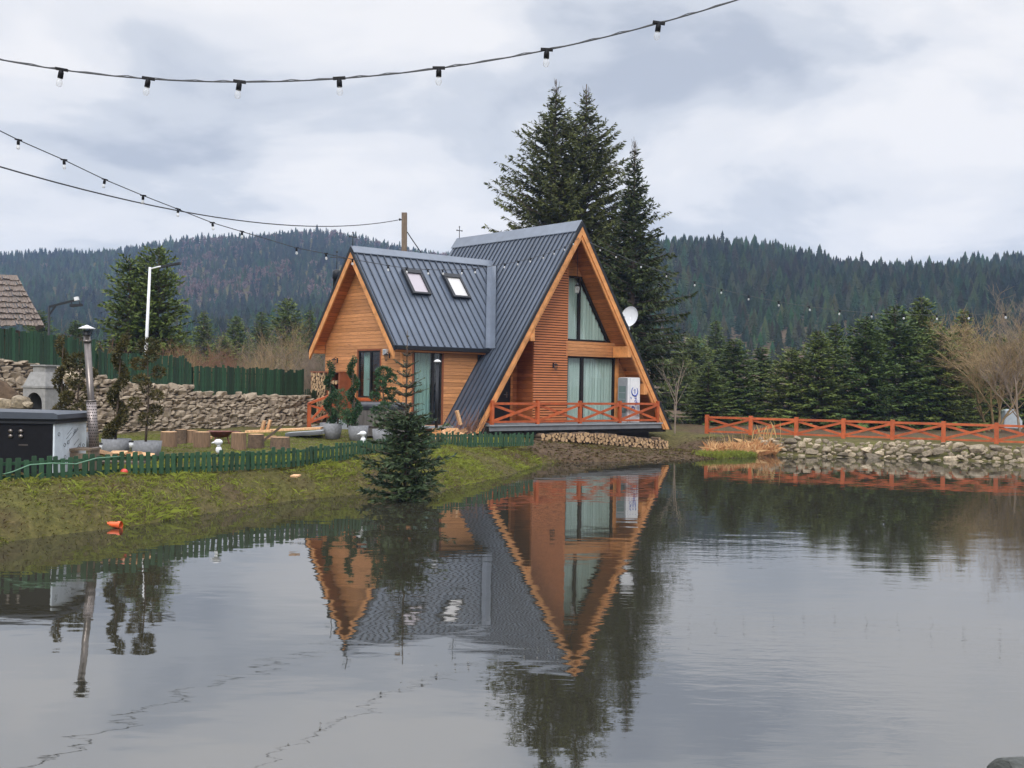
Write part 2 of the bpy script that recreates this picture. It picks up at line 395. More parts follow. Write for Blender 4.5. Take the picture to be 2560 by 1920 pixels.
def hill_z(x, y):
    ys = np.maximum(y, 1.0); u = x / ys
    zn = np.interp(u, NU, NZ); zf = np.interp(u, FU, FZ)
    k = np.clip((y - 190) / (NEAR_Y - 190), 0, 1)
    hn = 1 + (zn - 1) * (k ** 1.15) - np.clip(y - NEAR_Y, 0, None) * 0.12
    k2 = np.clip((y - 420) / (FAR_Y - 420), 0, 1)
    hf = 1 + (zf - 1) * (k2 ** 1.05) - np.clip(y - FAR_Y, 0, None) * 0.1
    w = 3.0 * (np.sin(x * .021 + y * .013) + np.sin(x * .047 - y * .031)) * np.clip((y - 250) / 200, 0, 1)
    return np.maximum(np.maximum(hn, hf) + w * .8, 0.9)
WALL_A, WALL_B = P(-60, 900, 33.4), P(775, 990, 45.0)      # line of the dry stone wall (front face)
wd = Vector((WALL_B.x - WALL_A.x, WALL_B.y - WALL_A.y)); WALL_LEN = wd.length; wd.normalize(); wnrm = Vector((-wd.y, wd.x))
def gz(x, y):
    x = np.asarray(x, float); y = np.asarray(y, float)
    d = poly_sd(x, y, pond)
    w = np.zeros_like(x); hb = np.zeros_like(x); bw = np.zeros_like(x)
    for (a, b, h_, q) in CP:
        k = 1 / ((x - a) ** 2 + (y - b) ** 2 + .15) ** 1.7
        w += k; hb += k * h_; bw += k * q
    hb /= w; bw /= w
    t = np.clip(d / bw, 0, 1)
    z = np.where(d < 0, np.maximum(d * .55, -1.3), hb * (1 - (1 - t) ** 1.9))
    bump = .022 * (np.sin(x * 3.1 + y * 1.7) + np.sin(x * 1.3 - y * 4.3 + 1) + .6 * np.sin(7.1 * x + 5.3 * y)) * np.clip(d / .6, 0, 1) * np.clip(1.6 - np.abs(t - .5) * 1.6, .25, 1)
    z = z + np.where(d > 0, bump, 0)
    # the bank is cut lower where the firewood is stacked in front of the terrace
    hs_ = (x - HX) * HC + (y - HY) * HS; ht_ = -(x - HX) * HS + (y - HY) * HC
    cap = np.interp(hs_, [-2.6, 0, 2.4, 4.6], [.47, .36, .10, .0]) + np.maximum(-3.0 - hs_, 0) * .6 + np.maximum(hs_ - 5.2, 0) * .45 + np.maximum(ht_ - .1, 0) * .5
    z = np.where(d > 0, np.minimum(z, np.maximum(cap, .02)), z)
    # terrace behind the dry stone wall, soil heap beside it
    lx = (x - WALL_A.x) * wd.x + (y - WALL_A.y) * wd.y; ly = (x - WALL_A.x) * wnrm.x + (y - WALL_A.y) * wnrm.y
    terr = np.clip((ly - .55) / .35, 0, 1) * np.clip((WALL_LEN - .3 - lx) / .6, 0, 1) * np.clip((lx + 12) / 2, 0, 1) * np.clip((30 - ly) / 14, 0, 1)
    top = 1.85 + .75 * np.clip((5.0 - lx) / 4, 0, 1)
    z = z + terr * np.maximum(top - z, 0)
    z = z + 1.9 * np.exp(-(((x + 14.6) / 1.6) ** 2 + ((y - 31.0) / 1.2) ** 2))
    far = np.clip((y - 150) / 60, 0, 1)
    return np.where(y > 150, z * (1 - far) + hill_z(x, y) * far, z)
def gz1(x, y): return float(gz(np.array([x]), np.array([y]))[0])

def axis_pts(segs):
    out = []
    for a, b, st in segs: out += list(np.arange(a, b, st))
    return np.array(out + [segs[-1][1]])
xs = axis_pts([(-1500, -500, 60), (-500, -90, 22), (-90, -24, 3), (-24, -13, .5), (-13, 12, .22), (12, 30, .35), (30, 90, 3), (90, 500, 22), (500, 1500, 60)])
ys = axis_pts([(-300, -20, 30), (-20, 1, 2), (1, 14, .6), (14, 52, .24), (52, 80, 1.2), (80, 150, 5), (150, 1000, 15), (1000, 2400, 100)])
X, Y = np.meshgrid(xs, ys)
Z = gz(X, Y)
V = np.stack([X.ravel(), Y.ravel(), Z.ravel()], 1)
ny, nx = X.shape
ii = (np.arange(ny - 1)[:, None] * nx + np.arange(nx - 1)[None, :]).ravel()
F = np.stack([ii, ii + 1, ii + nx + 1, ii + nx], 1)
def groundmat():
    m, nt, b = new_mat('earth_and_grass')
    tcn = NN(nt, 'ShaderNodeTexCoord'); geo = tcn.outputs['Object']
    n_a = NN(nt, 'ShaderNodeTexNoise', i_Scale=0.55, i_Detail=5.0, i_Roughness=0.6); nt.links.new(geo, n_a.inputs['Vector'])
    n_b = NN(nt, 'ShaderNodeTexNoise', i_Scale=6.0, i_Detail=8.0, i_Roughness=0.75); nt.links.new(geo, n_b.inputs['Vector'])
    grass = RAMP(nt, n_b.outputs[0], [(0.3, (0.045, 0.045, 0.015)), (0.55, (0.105, 0.1, 0.028)), (0.75, (0.2, 0.17, 0.055))])
    soil = RAMP(nt, n_b.outputs[0], [(0.3, (0.045, 0.03, 0.02)), (0.6, (0.12, 0.08, 0.05)), (0.8, (0.22, 0.15, 0.09))])
    at = NN(nt, 'ShaderNodeAttribute', attribute_name='soil')
    f = MATH(nt, 'ADD', at.outputs['Fac'], MATH(nt, 'MULTIPLY_ADD', n_a.outputs[0], 1.6, -0.8), clamp=True)
    c = MIX(nt, f, grass, soil)
    nt.links.new(c, b.inputs['Base Color']); b.inputs['Roughness'].default_value = 0.95
    b.inputs['Specular IOR Level'].default_value = 0.15
    bp = NN(nt, 'ShaderNodeBump', i_Strength=0.9, i_Distance=0.06); nt.links.new(n_b.outputs[0], bp.inputs['Height']); nt.links.new(bp.outputs[0], b.inputs['Normal'])
    return m
def soil_at(x, y):
    """bare earth below the deck and along its bank, on the heap and at the bank's slumps"""
    s = np.full(np.shape(x), 0.28)
    s = np.maximum(s, 1.1 * np.exp(-(np.maximum(np.abs(x - 5.6) - 4.6, 0) / .6) ** 2) * np.exp(-(np.maximum(np.abs(y - 44.5) - 4.6, 0) / .8) ** 2))
    s = np.maximum(s, 1.4 * np.exp(-(((x + 14.4) / 2) ** 2 + ((y - 31.5) / 2) ** 2)))
    s = np.maximum(s, .8 * np.exp(-(((x - .2) / .7) ** 2 + ((y - 38.0) / 2.0) ** 2)))
    s = np.maximum(s, .9 * np.clip((x - 7) / 2, 0, 1) * np.clip((y - 50.5) / 1.5, 0, 1))  # soil tone behind the orange fence, also darkening it as painted tree shade
    for (a, b, r) in ((-8.6, 19.0, .5), (-5.0, 26.5, .6), (-3.4, 28.3, .6), (-6.0, 24.4, .5), (-7.6, 21.7, .4)):
        s = np.maximum(s, .72 * np.exp(-(((x - a) / r) ** 2 + ((y - b) / r) ** 2)))
    return s
ground = np_mesh('ground', V, F, groundmat(), smooth=True, attr={'soil': soil_at(V[:, 0], V[:, 1])})
tag(ground, kind='structure')

def watermat():
    m, nt, b = new_mat('pond_water')
    b.inputs['Base Color'].default_value = (0.028, 0.026, 0.018, 1)
    b.inputs['Roughness'].default_value = 0.015
    b.inputs['IOR'].default_value = 4.2
    tcn = NN(nt, 'ShaderNodeTexCoord'); sp = NN(nt, 'ShaderNodeSeparateXYZ'); nt.links.new(tcn.outputs['Object'], sp.inputs[0])
    def noise(scale, stretch, detail=3.0, rough=0.5, dist=0.0):
        mp_ = NN(nt, 'ShaderNodeMapping'); mp_.inputs['Scale'].default_value = stretch
        nt.links.new(tcn.outputs['Object'], mp_.inputs[0])
        n = NN(nt, 'ShaderNodeTexNoise', i_Scale=scale, i_Detail=detail, i_Roughness=rough, i_Distortion=dist)
        nt.links.new(mp_.outputs[0], n.inputs['Vector']); return n.outputs[0]
    broad = noise(1.7, (0.6, 1.2, 1), 2.0, 0.4)
    fine = noise(5.5, (0.45, 1.3, 1), 3.0, 0.55, 0.4)
    patch = RAMP(nt, noise(0.09, (0.5, 1.5, 1), 2.0), [(0.42, 0.0), (0.62, 1.0)])
    # the open water to the right is ruffled by wind, the bays by the banks lie calm
    gy = NN(nt, 'ShaderNodeMapRange', interpolation_type='SMOOTHSTEP'); nt.links.new(sp.outputs[1], gy.inputs[0])
    gy.inputs[1].default_value, gy.inputs[2].default_value, gy.inputs[3].default_value, gy.inputs[4].default_value = 17.0, 24.0, 1.0, 0.0
    gx = NN(nt, 'ShaderNodeMapRange', interpolation_type='SMOOTHSTEP'); nt.links.new(sp.outputs[0], gx.inputs[0])
    gx.inputs[1].default_value, gx.inputs[2].default_value, gx.inputs[3].default_value, gx.inputs[4].default_value = 0.0, 3.0, 0.12, 1.0
    ruff = MATH(nt, 'MULTIPLY', MATH(nt, 'MULTIPLY', gy.outputs[0], gx.outputs[0]), MATH(nt, 'MULTIPLY_ADD', patch, 0.8, 0.2))
    h = MATH(nt, 'ADD', MATH(nt, 'MULTIPLY', broad, 0.75), MATH(nt, 'MULTIPLY', fine, MATH(nt, 'MULTIPLY_ADD', ruff, 0.6, 0.03)))
    bp = NN(nt, 'ShaderNodeBump', i_Strength=1.0, i_Distance=0.0045)
    nt.links.new(h, bp.inputs['Height']); nt.links.new(bp.outputs[0], b.inputs['Normal'])
    return m
water = MB().add([(-30, 1, 0), (60, 1, 0), (60, 49.5, 0), (-30, 49.5, 0)], [(0, 1, 2, 3)]).build('water', watermat())
tag(water, kind='structure')

# ------------------------------------------------------------------ forest on the hills (far-off, one mass)
def far_conifer(tiers, spikes, seed):
    g = np.random.default_rng(seed); V, F = [], []
    for i in range(tiers):
        t0 = i / tiers
        zt = 0.10 + 0.9 * (1 - (1 - (t0 + 1.35 / tiers)) ** 1.0); zt = min(zt, 1.0)
        zb_ = 0.08 + 0.86 * t0
        r = 0.175 * (1 - t0) ** 0.82 * g.uniform(.85, 1.12) + .008
        b = len(V); V.append((g.normal(0, .004), g.normal(0, .004), zt))
        k = spikes * 2
        for j in range(k):
            rr = r * (g.uniform(.85, 1.25) if j % 2 else g.uniform(.45, .62)); a = 2 * PI * j / k + i * .9 + g.normal(0, .08)
            V.append((math.cos(a) * rr, math.sin(a) * rr, zb_ + (g.uniform(-.025, .012) if j % 2 else g.uniform(.01, .05))))
        F += [(b, b + 1 + j, b + 1 + (j + 1) % k) for j in range(k)]
    b = len(V); V += [(.012, 0, -.25), (-.006, .01, -.25), (-.006, -.01, -.25), (0, 0, .5)]
    F += [(b, b + 1, b + 3), (b + 1, b + 2, b + 3), (b + 2, b, b + 3)]
    return np.array(V), np.array(F)
def far_leafless(seed):
    g = np.random.default_rng(seed); V, F = [], []
    for i in range(46):
        p = g.normal(0, 1, 3); p /= np.linalg.norm(p); p *= g.uniform(.5, 1) ** .5
        c = np.array([p[0] * .24, p[1] * .24, .62 + p[2] * .34]); q = np.array([p[0] * .8, p[1] * .8, .9]); q /= np.linalg.norm(q)
        s = np.cross(q, g.normal(0, 1, 3)); s /= np.linalg.norm(s); L = g.uniform(.12, .22); w = g.uniform(.03, .055)
        b = len(V); V += [tuple(c - q * L * .5 - s * w * .3), tuple(c + s * w), tuple(c + q * L), tuple(c - s * w)]
        F += [(b, b + 1, b + 2), (b, b + 2, b + 3)]
    b = len(V); V += [(.012, 0, -.2), (-.006, .01, -.2), (-.006, -.01, -.2), (0, 0, .8)]
    F += [(b, b + 1, b + 3), (b + 1, b + 2, b + 3), (b + 2, b, b + 3)]
    return np.array(V), np.array(F)
def scatter_forest(name, x0y0, sp, cond, near_detail, label):
    protos = [far_conifer(*( (11, 8, s) if near_detail else (8, 6, s) )) for s in range(4)] + [far_leafless(s) for s in range(2)]
    (xa, xb), (ya, yb) = x0y0
    gx, gy = np.meshgrid(np.arange(xa, xb, sp), np.arange(ya, yb, sp))
    x = (gx + rng.uniform(-.48, .48, gx.shape) * sp).ravel(); y = (gy + rng.uniform(-.48, .48, gy.shape) * sp).ravel()
    k = cond(x, y) & (np.abs(x / y) < .56) & (rng.random(x.shape) < .93); x, y = x[k], y[k]
    z = gz(x, y)
    pat = np.sin(x * .019 + 1.0) + np.sin(y * .023 + x * .011) + .7 * np.sin(x * .05 - y * .03)
    brownp = np.where((y > 620) & (x / y < -.06) & (x / y > -.30) & (z > 40), .48, .004) * np.clip(.6 + .5 * pat, 0, 1.5)
    brown = rng.random(x.shape) < brownp
    h = rng.uniform(5.6, 9.6, x.shape) * np.where(rng.random(x.shape) < .12, 1.25, 1) * np.clip(.45 + (y - 225) / 260, .45, 1.0) * np.where(brown, .72, 1); wdt = h * rng.uniform(1.15, 1.75, x.shape)
    ang = rng.uniform(0, 2 * PI, x.shape); kind = np.where(brown, 4 + rng.integers(0, 2, x.shape), rng.integers(0, 4, x.shape))
    base = (np.stack([rng.uniform(.018, .036, x.shape), rng.uniform(.03, .048, x.shape), rng.uniform(.014, .024, x.shape)], 1) * rng.uniform(.45, 1.7, (len(x), 1))) * (1 + .25 * pat[:, None] * .5)
    bc = np.array([.145, .098, .085]) * rng.uniform(.75, 1.25, (len(x), 1))
    base = np.where(brown[:, None], bc, base)
    VV, FF, CC, o = [], [], [], 0
    for q, (pv, pf) in enumerate(protos):
        idx = np.nonzero(kind == q)[0]
        if not len(idx): continue
        c, s_ = np.cos(ang[idx])[:, None], np.sin(ang[idx])[:, None]
        vx = (pv[None, :, 0] * c - pv[None, :, 1] * s_) * wdt[idx][:, None] + x[idx][:, None]
        vy = (pv[None, :, 0] * s_ + pv[None, :, 1] * c) * wdt[idx][:, None] + y[idx][:, None]
        vz = pv[None, :, 2] * h[idx][:, None] + z[idx][:, None]
        VV.append(np.stack([vx, vy, vz], 2).reshape(-1, 3))
        FF.append((pf[None] + (np.arange(len(idx)) * len(pv))[:, None, None]).reshape(-1, 3) + o); o += len(idx) * len(pv)
        CC.append(np.repeat(base[idx], len(pv), 0))
    m, nt, b = new_mat(name + '_foliage')
    at = NN(nt, 'ShaderNodeAttribute', attribute_name='col'); nt.links.new(at.outputs['Color'], b.inputs['Base Color'])
    b.inputs['Roughness'].default_value = .9; b.inputs['Specular IOR Level'].default_value = .1
    o_ = np_mesh(name, np.concatenate(VV), np.concatenate(FF), m, attr={'col': np.clip(np.concatenate(CC), .004, .5)})
    return tag(o_, label, 'forest', kind='stuff'), len(x)
f1, c1 = scatter_forest('hill_forest', ((-330, 330), (225, 600)), 4.3, lambda x, y: np.ones(x.shape, bool), True, 'dark conifer forest covering the nearer hillside')
f2, c2 = scatter_forest('mountain_forest', ((-560, 230), (600, 990)), 4.9, lambda x, y: x / y < .22, False, 'bluish hazy forest with bare brown trees on the far mountain')
print('forest trees', c1, c2)
hz = MB().box(-700, 700, -60, 1150, -2.6, max(v.co.z for v in f2.data.vertices) + 3).build('haze', None or bpy.data.materials.new('haze_air'))
hm = hz.data.materials[0]; hm.use_nodes = True; hm.node_tree.nodes.clear()
pv_ = NN(hm.node_tree, 'ShaderNodeVolumePrincipled'); ho = NN(hm.node_tree, 'ShaderNodeOutputMaterial')
pv_.inputs['Color'].default_value = (0.42, 0.58, 0.95, 1); pv_.inputs['Density'].default_value = 0.00026; pv_.inputs['Anisotropy'].default_value = 0.2
hm.node_tree.links.new(pv_.outputs[0], ho.inputs['Volume'])
tag(hz, 'thin bluish haze in the valley air', 'haze', kind='stuff')
# ------------------------------------------------------------------ the A-frame house (house frame: x = s along the front, y = t backwards)
house = thing('a_frame_house', 'timber A-frame house with steep blue-grey metal roofs and a gabled side wing', 'house', (HX, HY, 0), HA)
RZ, MM = 9.55, 1.53                 # main ridge height, slope
AZ, AM, AT = 8.14, 1.24, 4.75       # wing ridge height, slope, ridge position
def mz(s): return RZ - MM * abs(s)
def az(t): return AZ - AM * abs(t - AT)
VC, AVC = 1 / .5476, 1 / .628       # perpendicular -> vertical offsets
FOOT = .86
# --- main roof : steel sheet on both slopes with standing ribs
mb = MB()
sf = (RZ - FOOT) / MM
for sg in (-1, 1):
    th = .085 * VC
    mb.prism([(0, -.04, RZ), (sg * sf, -.04, FOOT), (sg * (sf - th / MM), -.04, FOOT), (0, -.04, RZ - th)], (0, 8.56, 0), 0)
nrm = lambda sg: Vector((sg * MM, 0, 1)).normalized()
for sg in (-1, 1):
    n_ = nrm(sg)
    for k in range(29):
        t = .12 + k * .29
        a = Vector((sg * .12, t, mz(.12))); b = Vector((sg * (sf - .01), t, FOOT + .015))
        mb.beam(a + n_ * .02, b + n_ * .02, .05, .06, n_, 1)
main_roof = mb.build('roof', [MT['roof'], MT['rib']], house)
main_roof['label'] = 'tall main roof of ribbed blue-grey steel'
mb = MB()
for sg in (-1, 1):
    n_ = nrm(sg); w = .62
    p0 = Vector((0, -.07, RZ + .085)); p1 = Vector((sg * w * .547, -.07, RZ - MM * w * .547 + .085 + 0.03))
    mb.prism([p0, p1, p1 - Vector((0, 0, .03)), p0 - Vector((0, 0, .03))], (0, 8.62, 0))
cap = mb.build('ridge_cap', MT['flash'], main_roof)
# verge trim, a dark strip folded over each front edge
for sg in (-1, 1):
    mb = MB()
    up_, lo_ = RZ + .02 * VC, RZ - .1 * VC
    mb.prism([(0, -.13, up_), (sg * (up_ - FOOT + .05) / MM, -.13, FOOT - .05), (sg * (lo_ - FOOT + .05) / MM, -.13, FOOT - .05), (0, -.13, lo_)], (0, .085, 0))
    mb.build('verge_trim', MT['trim'], main_roof)
# --- soffits and bargeboards of the main gable
for sg in (-1, 1):
    mb = MB(); a, b = .088 * VC, .19 * VC
    mb.prism([(0, .03, RZ - a), (sg * (RZ - a - FOOT) / MM, .03, FOOT), (sg * (RZ - b - FOOT) / MM, .03, FOOT), (0, .03, RZ - b)], (0, 8.4, 0))
    mb.build('soffit', MT['soffit'], house)
    mb = MB(); a, b = .105 * VC, .30 * VC
    e = FOOT - .03
    mb.prism([(sg * .002, -.11, RZ - a), (sg * (RZ - a - e) / MM, -.11, e), (sg * (RZ - b - e) / MM, -.11, e), (sg * .002, -.11, RZ - b)], (0, .135, 0))
    a, b = .302 * VC, .40 * VC
    mb.prism([(sg * .002, -.06, RZ - a), (sg * (RZ - a - e) / MM, -.06, e), (sg * (RZ - b - e) / MM, -.06, e), (sg * .002, -.06, RZ - b)], (0, .088, 0))
    mb.build('bargeboard', MT['barge'], house)
for (s, z) in ((-2.62, 4.62), (2.95, 4.28), (4.0, 2.52)):
    sg = 1 if s > 0 else -1
    mb = MB(); zt = RZ - .41 * VC - MM * abs(s); w = .11
    mb.prism([(s - w * sg, -.085, RZ - .405 * VC - MM * (abs(s) - w)), (s + w * sg, -.085, RZ - .405 * VC - MM * (abs(s) + w)), (s + w * sg, -.085, zt - .3), (s - w * sg, -.085, zt - .3)], (0, .9, 0))
    mb.build('purlin', MT['barge'], house)
# --- front walls
def roof_s(z, off=.3): return (RZ - off - z) / MM
mb = MB()
def fpoly(pts, t, th=.1, mi=0): mb.prism([(s, t, z) for s, z in pts], (0, th, 0), mi)
fpoly([(.02, 7.42), (1.2, 7.42), (.02, 9.2)], 1.1)
fpoly([(3.24, 1.12), (roof_s(1.12), 1.12), (roof_s(3.98), 3.98), (3.24, 3.98)], 1.1)
fpoly([(3.02, 4.6), (roof_s(4.6), 4.6), (roof_s(4.9), 4.9), (3.02, 4.9)], 1.12)
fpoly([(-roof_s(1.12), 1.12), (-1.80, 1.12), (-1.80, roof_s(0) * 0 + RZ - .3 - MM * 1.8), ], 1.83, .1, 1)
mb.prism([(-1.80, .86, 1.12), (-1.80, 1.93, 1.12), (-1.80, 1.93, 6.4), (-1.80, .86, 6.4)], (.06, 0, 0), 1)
fpoly([(-5.6, FOOT), (5.6, FOOT), (0, 9.25)], 8.2)
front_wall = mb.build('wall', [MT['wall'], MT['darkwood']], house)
mb = MB()
mb.box(.04, 3.42, .9, 1.095, 3.985, 4.62); mb.box(3.42, 4.0, .93, 1.095, 3.99, 4.36)
mb.build('beam', MT['wall'], house)
MB().box(3.235, 3.40, 1.0, 1.097, 1.15, 3.98).build('post', MT['barge'], house)
# slatted cladding
mb = MB(); z = 1.17
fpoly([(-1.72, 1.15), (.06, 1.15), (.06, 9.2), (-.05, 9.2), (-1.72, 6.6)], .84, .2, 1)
while z < 9.0:
    sl = -min(1.80, roof_s(z + .03, .33)); sl = min(sl, 0)
    if sl < .0: mb.box(sl, .1, .78, .835, z, z + .068, 0)
    z += .105
mb.build('slat_cladding', [MT['slat'], MT['dark']], house)
# --- windows
def curtain(m_, a, b, z0, z1, amp=.035, waves=9, n=70):
    """a,b : 2D ends (s,t); z1 number or function of the parameter"""
    a, b = Vector(a), Vector(b); d = b - a; q = Vector((-d.y, d.x)).normalized()
    V = []; f = z1 if callable(z1) else (lambda u: z1)
    for i in range(n + 1):
        u = i / n; o = amp * (math.sin(2 * PI * waves * u) + .4 * math.sin(2 * PI * waves * 2.3 * u + 1))
        p = a + d * u + q * o
        V += [(p.x, p.y, z0), (p.x, p.y, f(u))]
    m_.add(V, [(2 * i, 2 * i + 2, 2 * i + 3, 2 * i + 1) for i in range(n)], 0, True)
# sliding door below the beam
w = MB()
S0, S1, Z0, Z1, T = .1, 3.235, 1.16, 3.98, 1.1
w.box(S0, S1, T - .02, T + .1, Z1 - .07, Z1); w.box(S0, S1, T - .02, T + .1, Z0, Z0 + .07)
w.box(S1 - .08, S1, T - .02, T + .1, Z0 + .07, Z1 - .07); w.box(S0, S0 + .3, T - .02, T + .1, Z0 + .07, Z1 - .07)
w.box(1.2, 1.32, T - .03, T + .1, Z0 + .07, Z1 - .07)
door = w.build('sliding_door', MT['frame'], house)
MB().box(.4, 1.2, T + .02, T + .03, Z0 + .07, Z1 - .07).build('pane', MT['glass'], door)
MB().box(1.32, S1 - .08, T + .04, T + .05, Z0 + .07, Z1 - .07).build('pane', MT['glass'], door)
w = MB(); curtain(w, (.42, T + .2), (1.22, T + .2), Z0 + .03, Z1 - .02, .08, 6); curtain(w, (1.25, T + .22), (S1 - .02, T + .22), Z0 + .03, Z1 - .02, .1, 11, 160)
w.build('curtain', MT['curtain'], door)
# sloping window above the beam
w = MB(); ZB, ZT, SL = 4.66, 7.36, .1
def sr(z): return roof_s(z, .42)
w.box(SL, sr(ZB), T - .02, T + .1, ZB - .02, ZB + .06); w.box(SL, sr(ZT) + .02, T - .02, T + .1, ZT - .01, ZT + .06)
w.box(SL, SL + .26, T - .02, T + .1, ZB + .06, ZT - .01); w.box(.98, 1.08, T - .03, T + .1, ZB + .06, ZT - .01)
w.prism([(sr(ZB + .06), T - .02, ZB + .06), (sr(ZB + .06) - .13, T - .02, ZB + .06), (sr(ZT) - .13, T - .02, ZT), (sr(ZT), T - .02, ZT)], (0, .12, 0))
gw = w.build('window', MT['frame'], house); gw['label'] = 'tall sloping gable window above the beam'
MB().box(SL + .26, .98, T + .02, T + .03, ZB + .06, ZT).build('pane', MT['glass'], gw)
MB().prism([(1.08, T + .03, ZB + .06), (sr(ZB + .06) - .13, T + .03, ZB + .06), (sr(ZT) - .13, T + .03, ZT), (1.08, T + .03, ZT)], (0, .01, 0)).build('pane', MT['glass'], gw)
w = MB(); curtain(w, (SL + .2, T + .2), (.95, T + .2), ZB, ZT, .07, 5)
curtain(w, (1.0, T + .21), (sr(ZB) - .05, T + .21), ZB, lambda u: min(ZT, RZ - .5 - MM * (1.0 + u * (sr(ZB) - 1.05))), .085, 10, 150)
w.build('curtain', MT['curtain'], gw)
# entry door in the recess
e = MB(); e.box(-3.6, -2.2, 1.79, 1.825, 1.17, 3.75)
ed = e.build('entry_door', MT['frame'], house)
e = MB(); e.box(-2.2, -2.08, 1.76, 1.82, 1.17, 3.87); e.box(-3.72, -3.6, 1.76, 1.82, 1.17, 3.87); e.box(-3.6, -2.2, 1.76, 1.82, 3.75, 3.87); e.build('door_frame', MT['soffit'], ed)
e = MB(); e.tube([(-2.38, 1.76, 2.3), (-2.38, 1.72, 2.3), (-2.58, 1.72, 2.3)], .017, 6); e.box(-2.42, -2.35, 1.775, 1.79, 2.18, 2.42); e.build('handle', MT['steel'], ed)
# --- terrace deck with crossed railings
d = MB()
for k in range(17): d.box(-4.86, 5.0, -.22 + k * .125, -.22 + k * .125 + .119, 1.09, 1.15)
dk = d.build('deck', MT['deck'], house)
f_ = MB(); f_.box(-4.84, 4.98, -.16, -.12, .9, 1.085); f_.build('fascia', MT['fascia'], dk)
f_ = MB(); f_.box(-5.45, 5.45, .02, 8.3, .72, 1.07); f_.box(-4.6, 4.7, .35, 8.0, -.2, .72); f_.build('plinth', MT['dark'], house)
def cross_panel(rails, brace_parent_name, p0, p1, z0, z1, parent, mat, w=.07, h=.09):
    p0, p1 = Vector(p0), Vector(p1)
    d_ = (p1 - p0).normalized(); q = Vector((-d_.y, d_.x, 0)) * .045
    a, b = p0.copy(), p1.copy()
    for i, (za, zb_) in enumerate(((z0, z1), (z1, z0))):
        m_ = MB(); off = q * (1 if i else -1) * .6
        m_.beam(Vector((a.x, a.y, za)) + off, Vector((b.x, b.y, zb_)) + off, .045, .1)
        m_.build(brace_parent_name, mat, parent)
rm = MB()
PS = [-4.72, -2.36, -.02, 2.33, 4.70]; RT = -.15
for a, b in zip(PS[:-1], PS[1:]):
    rm.box(a + .065, b - .065, RT - .05, RT + .05, 1.93, 2.02); rm.box(a + .065, b - .065, RT - .04, RT + .04, 1.22, 1.30)
rm.box(-4.72 - .05, -4.72 + .05, RT + .065, .55, 1.93, 2.02); rm.box(-4.72 - .04, -4.72 + .04, RT + .065, .55, 1.22, 1.30)
railing = rm.build('railing', MT['stain'], house)
for s in PS: MB().box(s - .065, s + .065, RT - .065, RT + .065, 1.152, 2.1).build('post', MT['stain'], railing)
MB().box(-4.72 - .065, -4.72 + .065, .55, .68, 1.152, 2.1).build('post', MT['stain'], railing)
for a, b in zip(PS[:-1], PS[1:]): cross_panel(None, 'cross_brace', (a + .06, RT, 0), (b - .06, RT, 0), 1.30, 1.92, railing, MT['stain'])
cross_panel(None, 'cross_brace', (-4.72, RT + .06, 0), (-4.72, .55, 0), 1.32, 1.92, railing, MT['stain'])

# --- the wing
WS, WT0, WT1, S_E = -7.6, 1.86, 7.62, -8.16
mb = MB()
def vall_s(t): return -(RZ - az(t)) / MM            # where the wing's slope meets the main slope
te = 1.55; ze = az(te)
th = Vector((0, 0, -.085 * AVC))
for sg in (-1, 1):
    te_ = AT + sg * 3.2
    mb.prism([(S_E, AT, AZ), (S_E, te_, ze), (vall_s(te_) + .1, te_, ze), (vall_s(AT) + .1, AT, AZ)], th, 0)
    n_ = Vector((0, sg * AM, 1)).normalized()
    for k in range(22):
        s = S_E + .1 + k * .325
        lo_t = te_ if s < vall_s(te_) - .05 else None
        if lo_t is None:      # rib stops on the valley
            zv = RZ + MM * s; lo_t = AT + sg * (AZ - zv) / AM
        if abs(lo_t - AT) < .25: continue
        a = Vector((s, AT + sg * .1, az(AT + .1))); b = Vector((s, lo_t - sg * .01, az(lo_t)))
        mb.beam(a + n_ * .02, b + n_ * .02, .045, .06, n_, 1)
wing_roof = mb.build('roof', [MT['roof'], MT['rib']], house); wing_roof['label'] = 'lower wing roof with two skylights'
mb = MB()
for sg in (-1, 1):
    w = .40; p0 = Vector((S_E - .04, AT, AZ + .085)); p1 = Vector((S_E - .04, AT + sg * w * .628, AZ - AM * w * .628 + .115))
    mb.prism([p0, p1, p1 - Vector((0, 0, .03)), p0 - Vector((0, 0, .03))], (vall_s(AT) - S_E + .3, 0, 0))
mb.build('ridge_cap', MT['flash'], wing_roof)
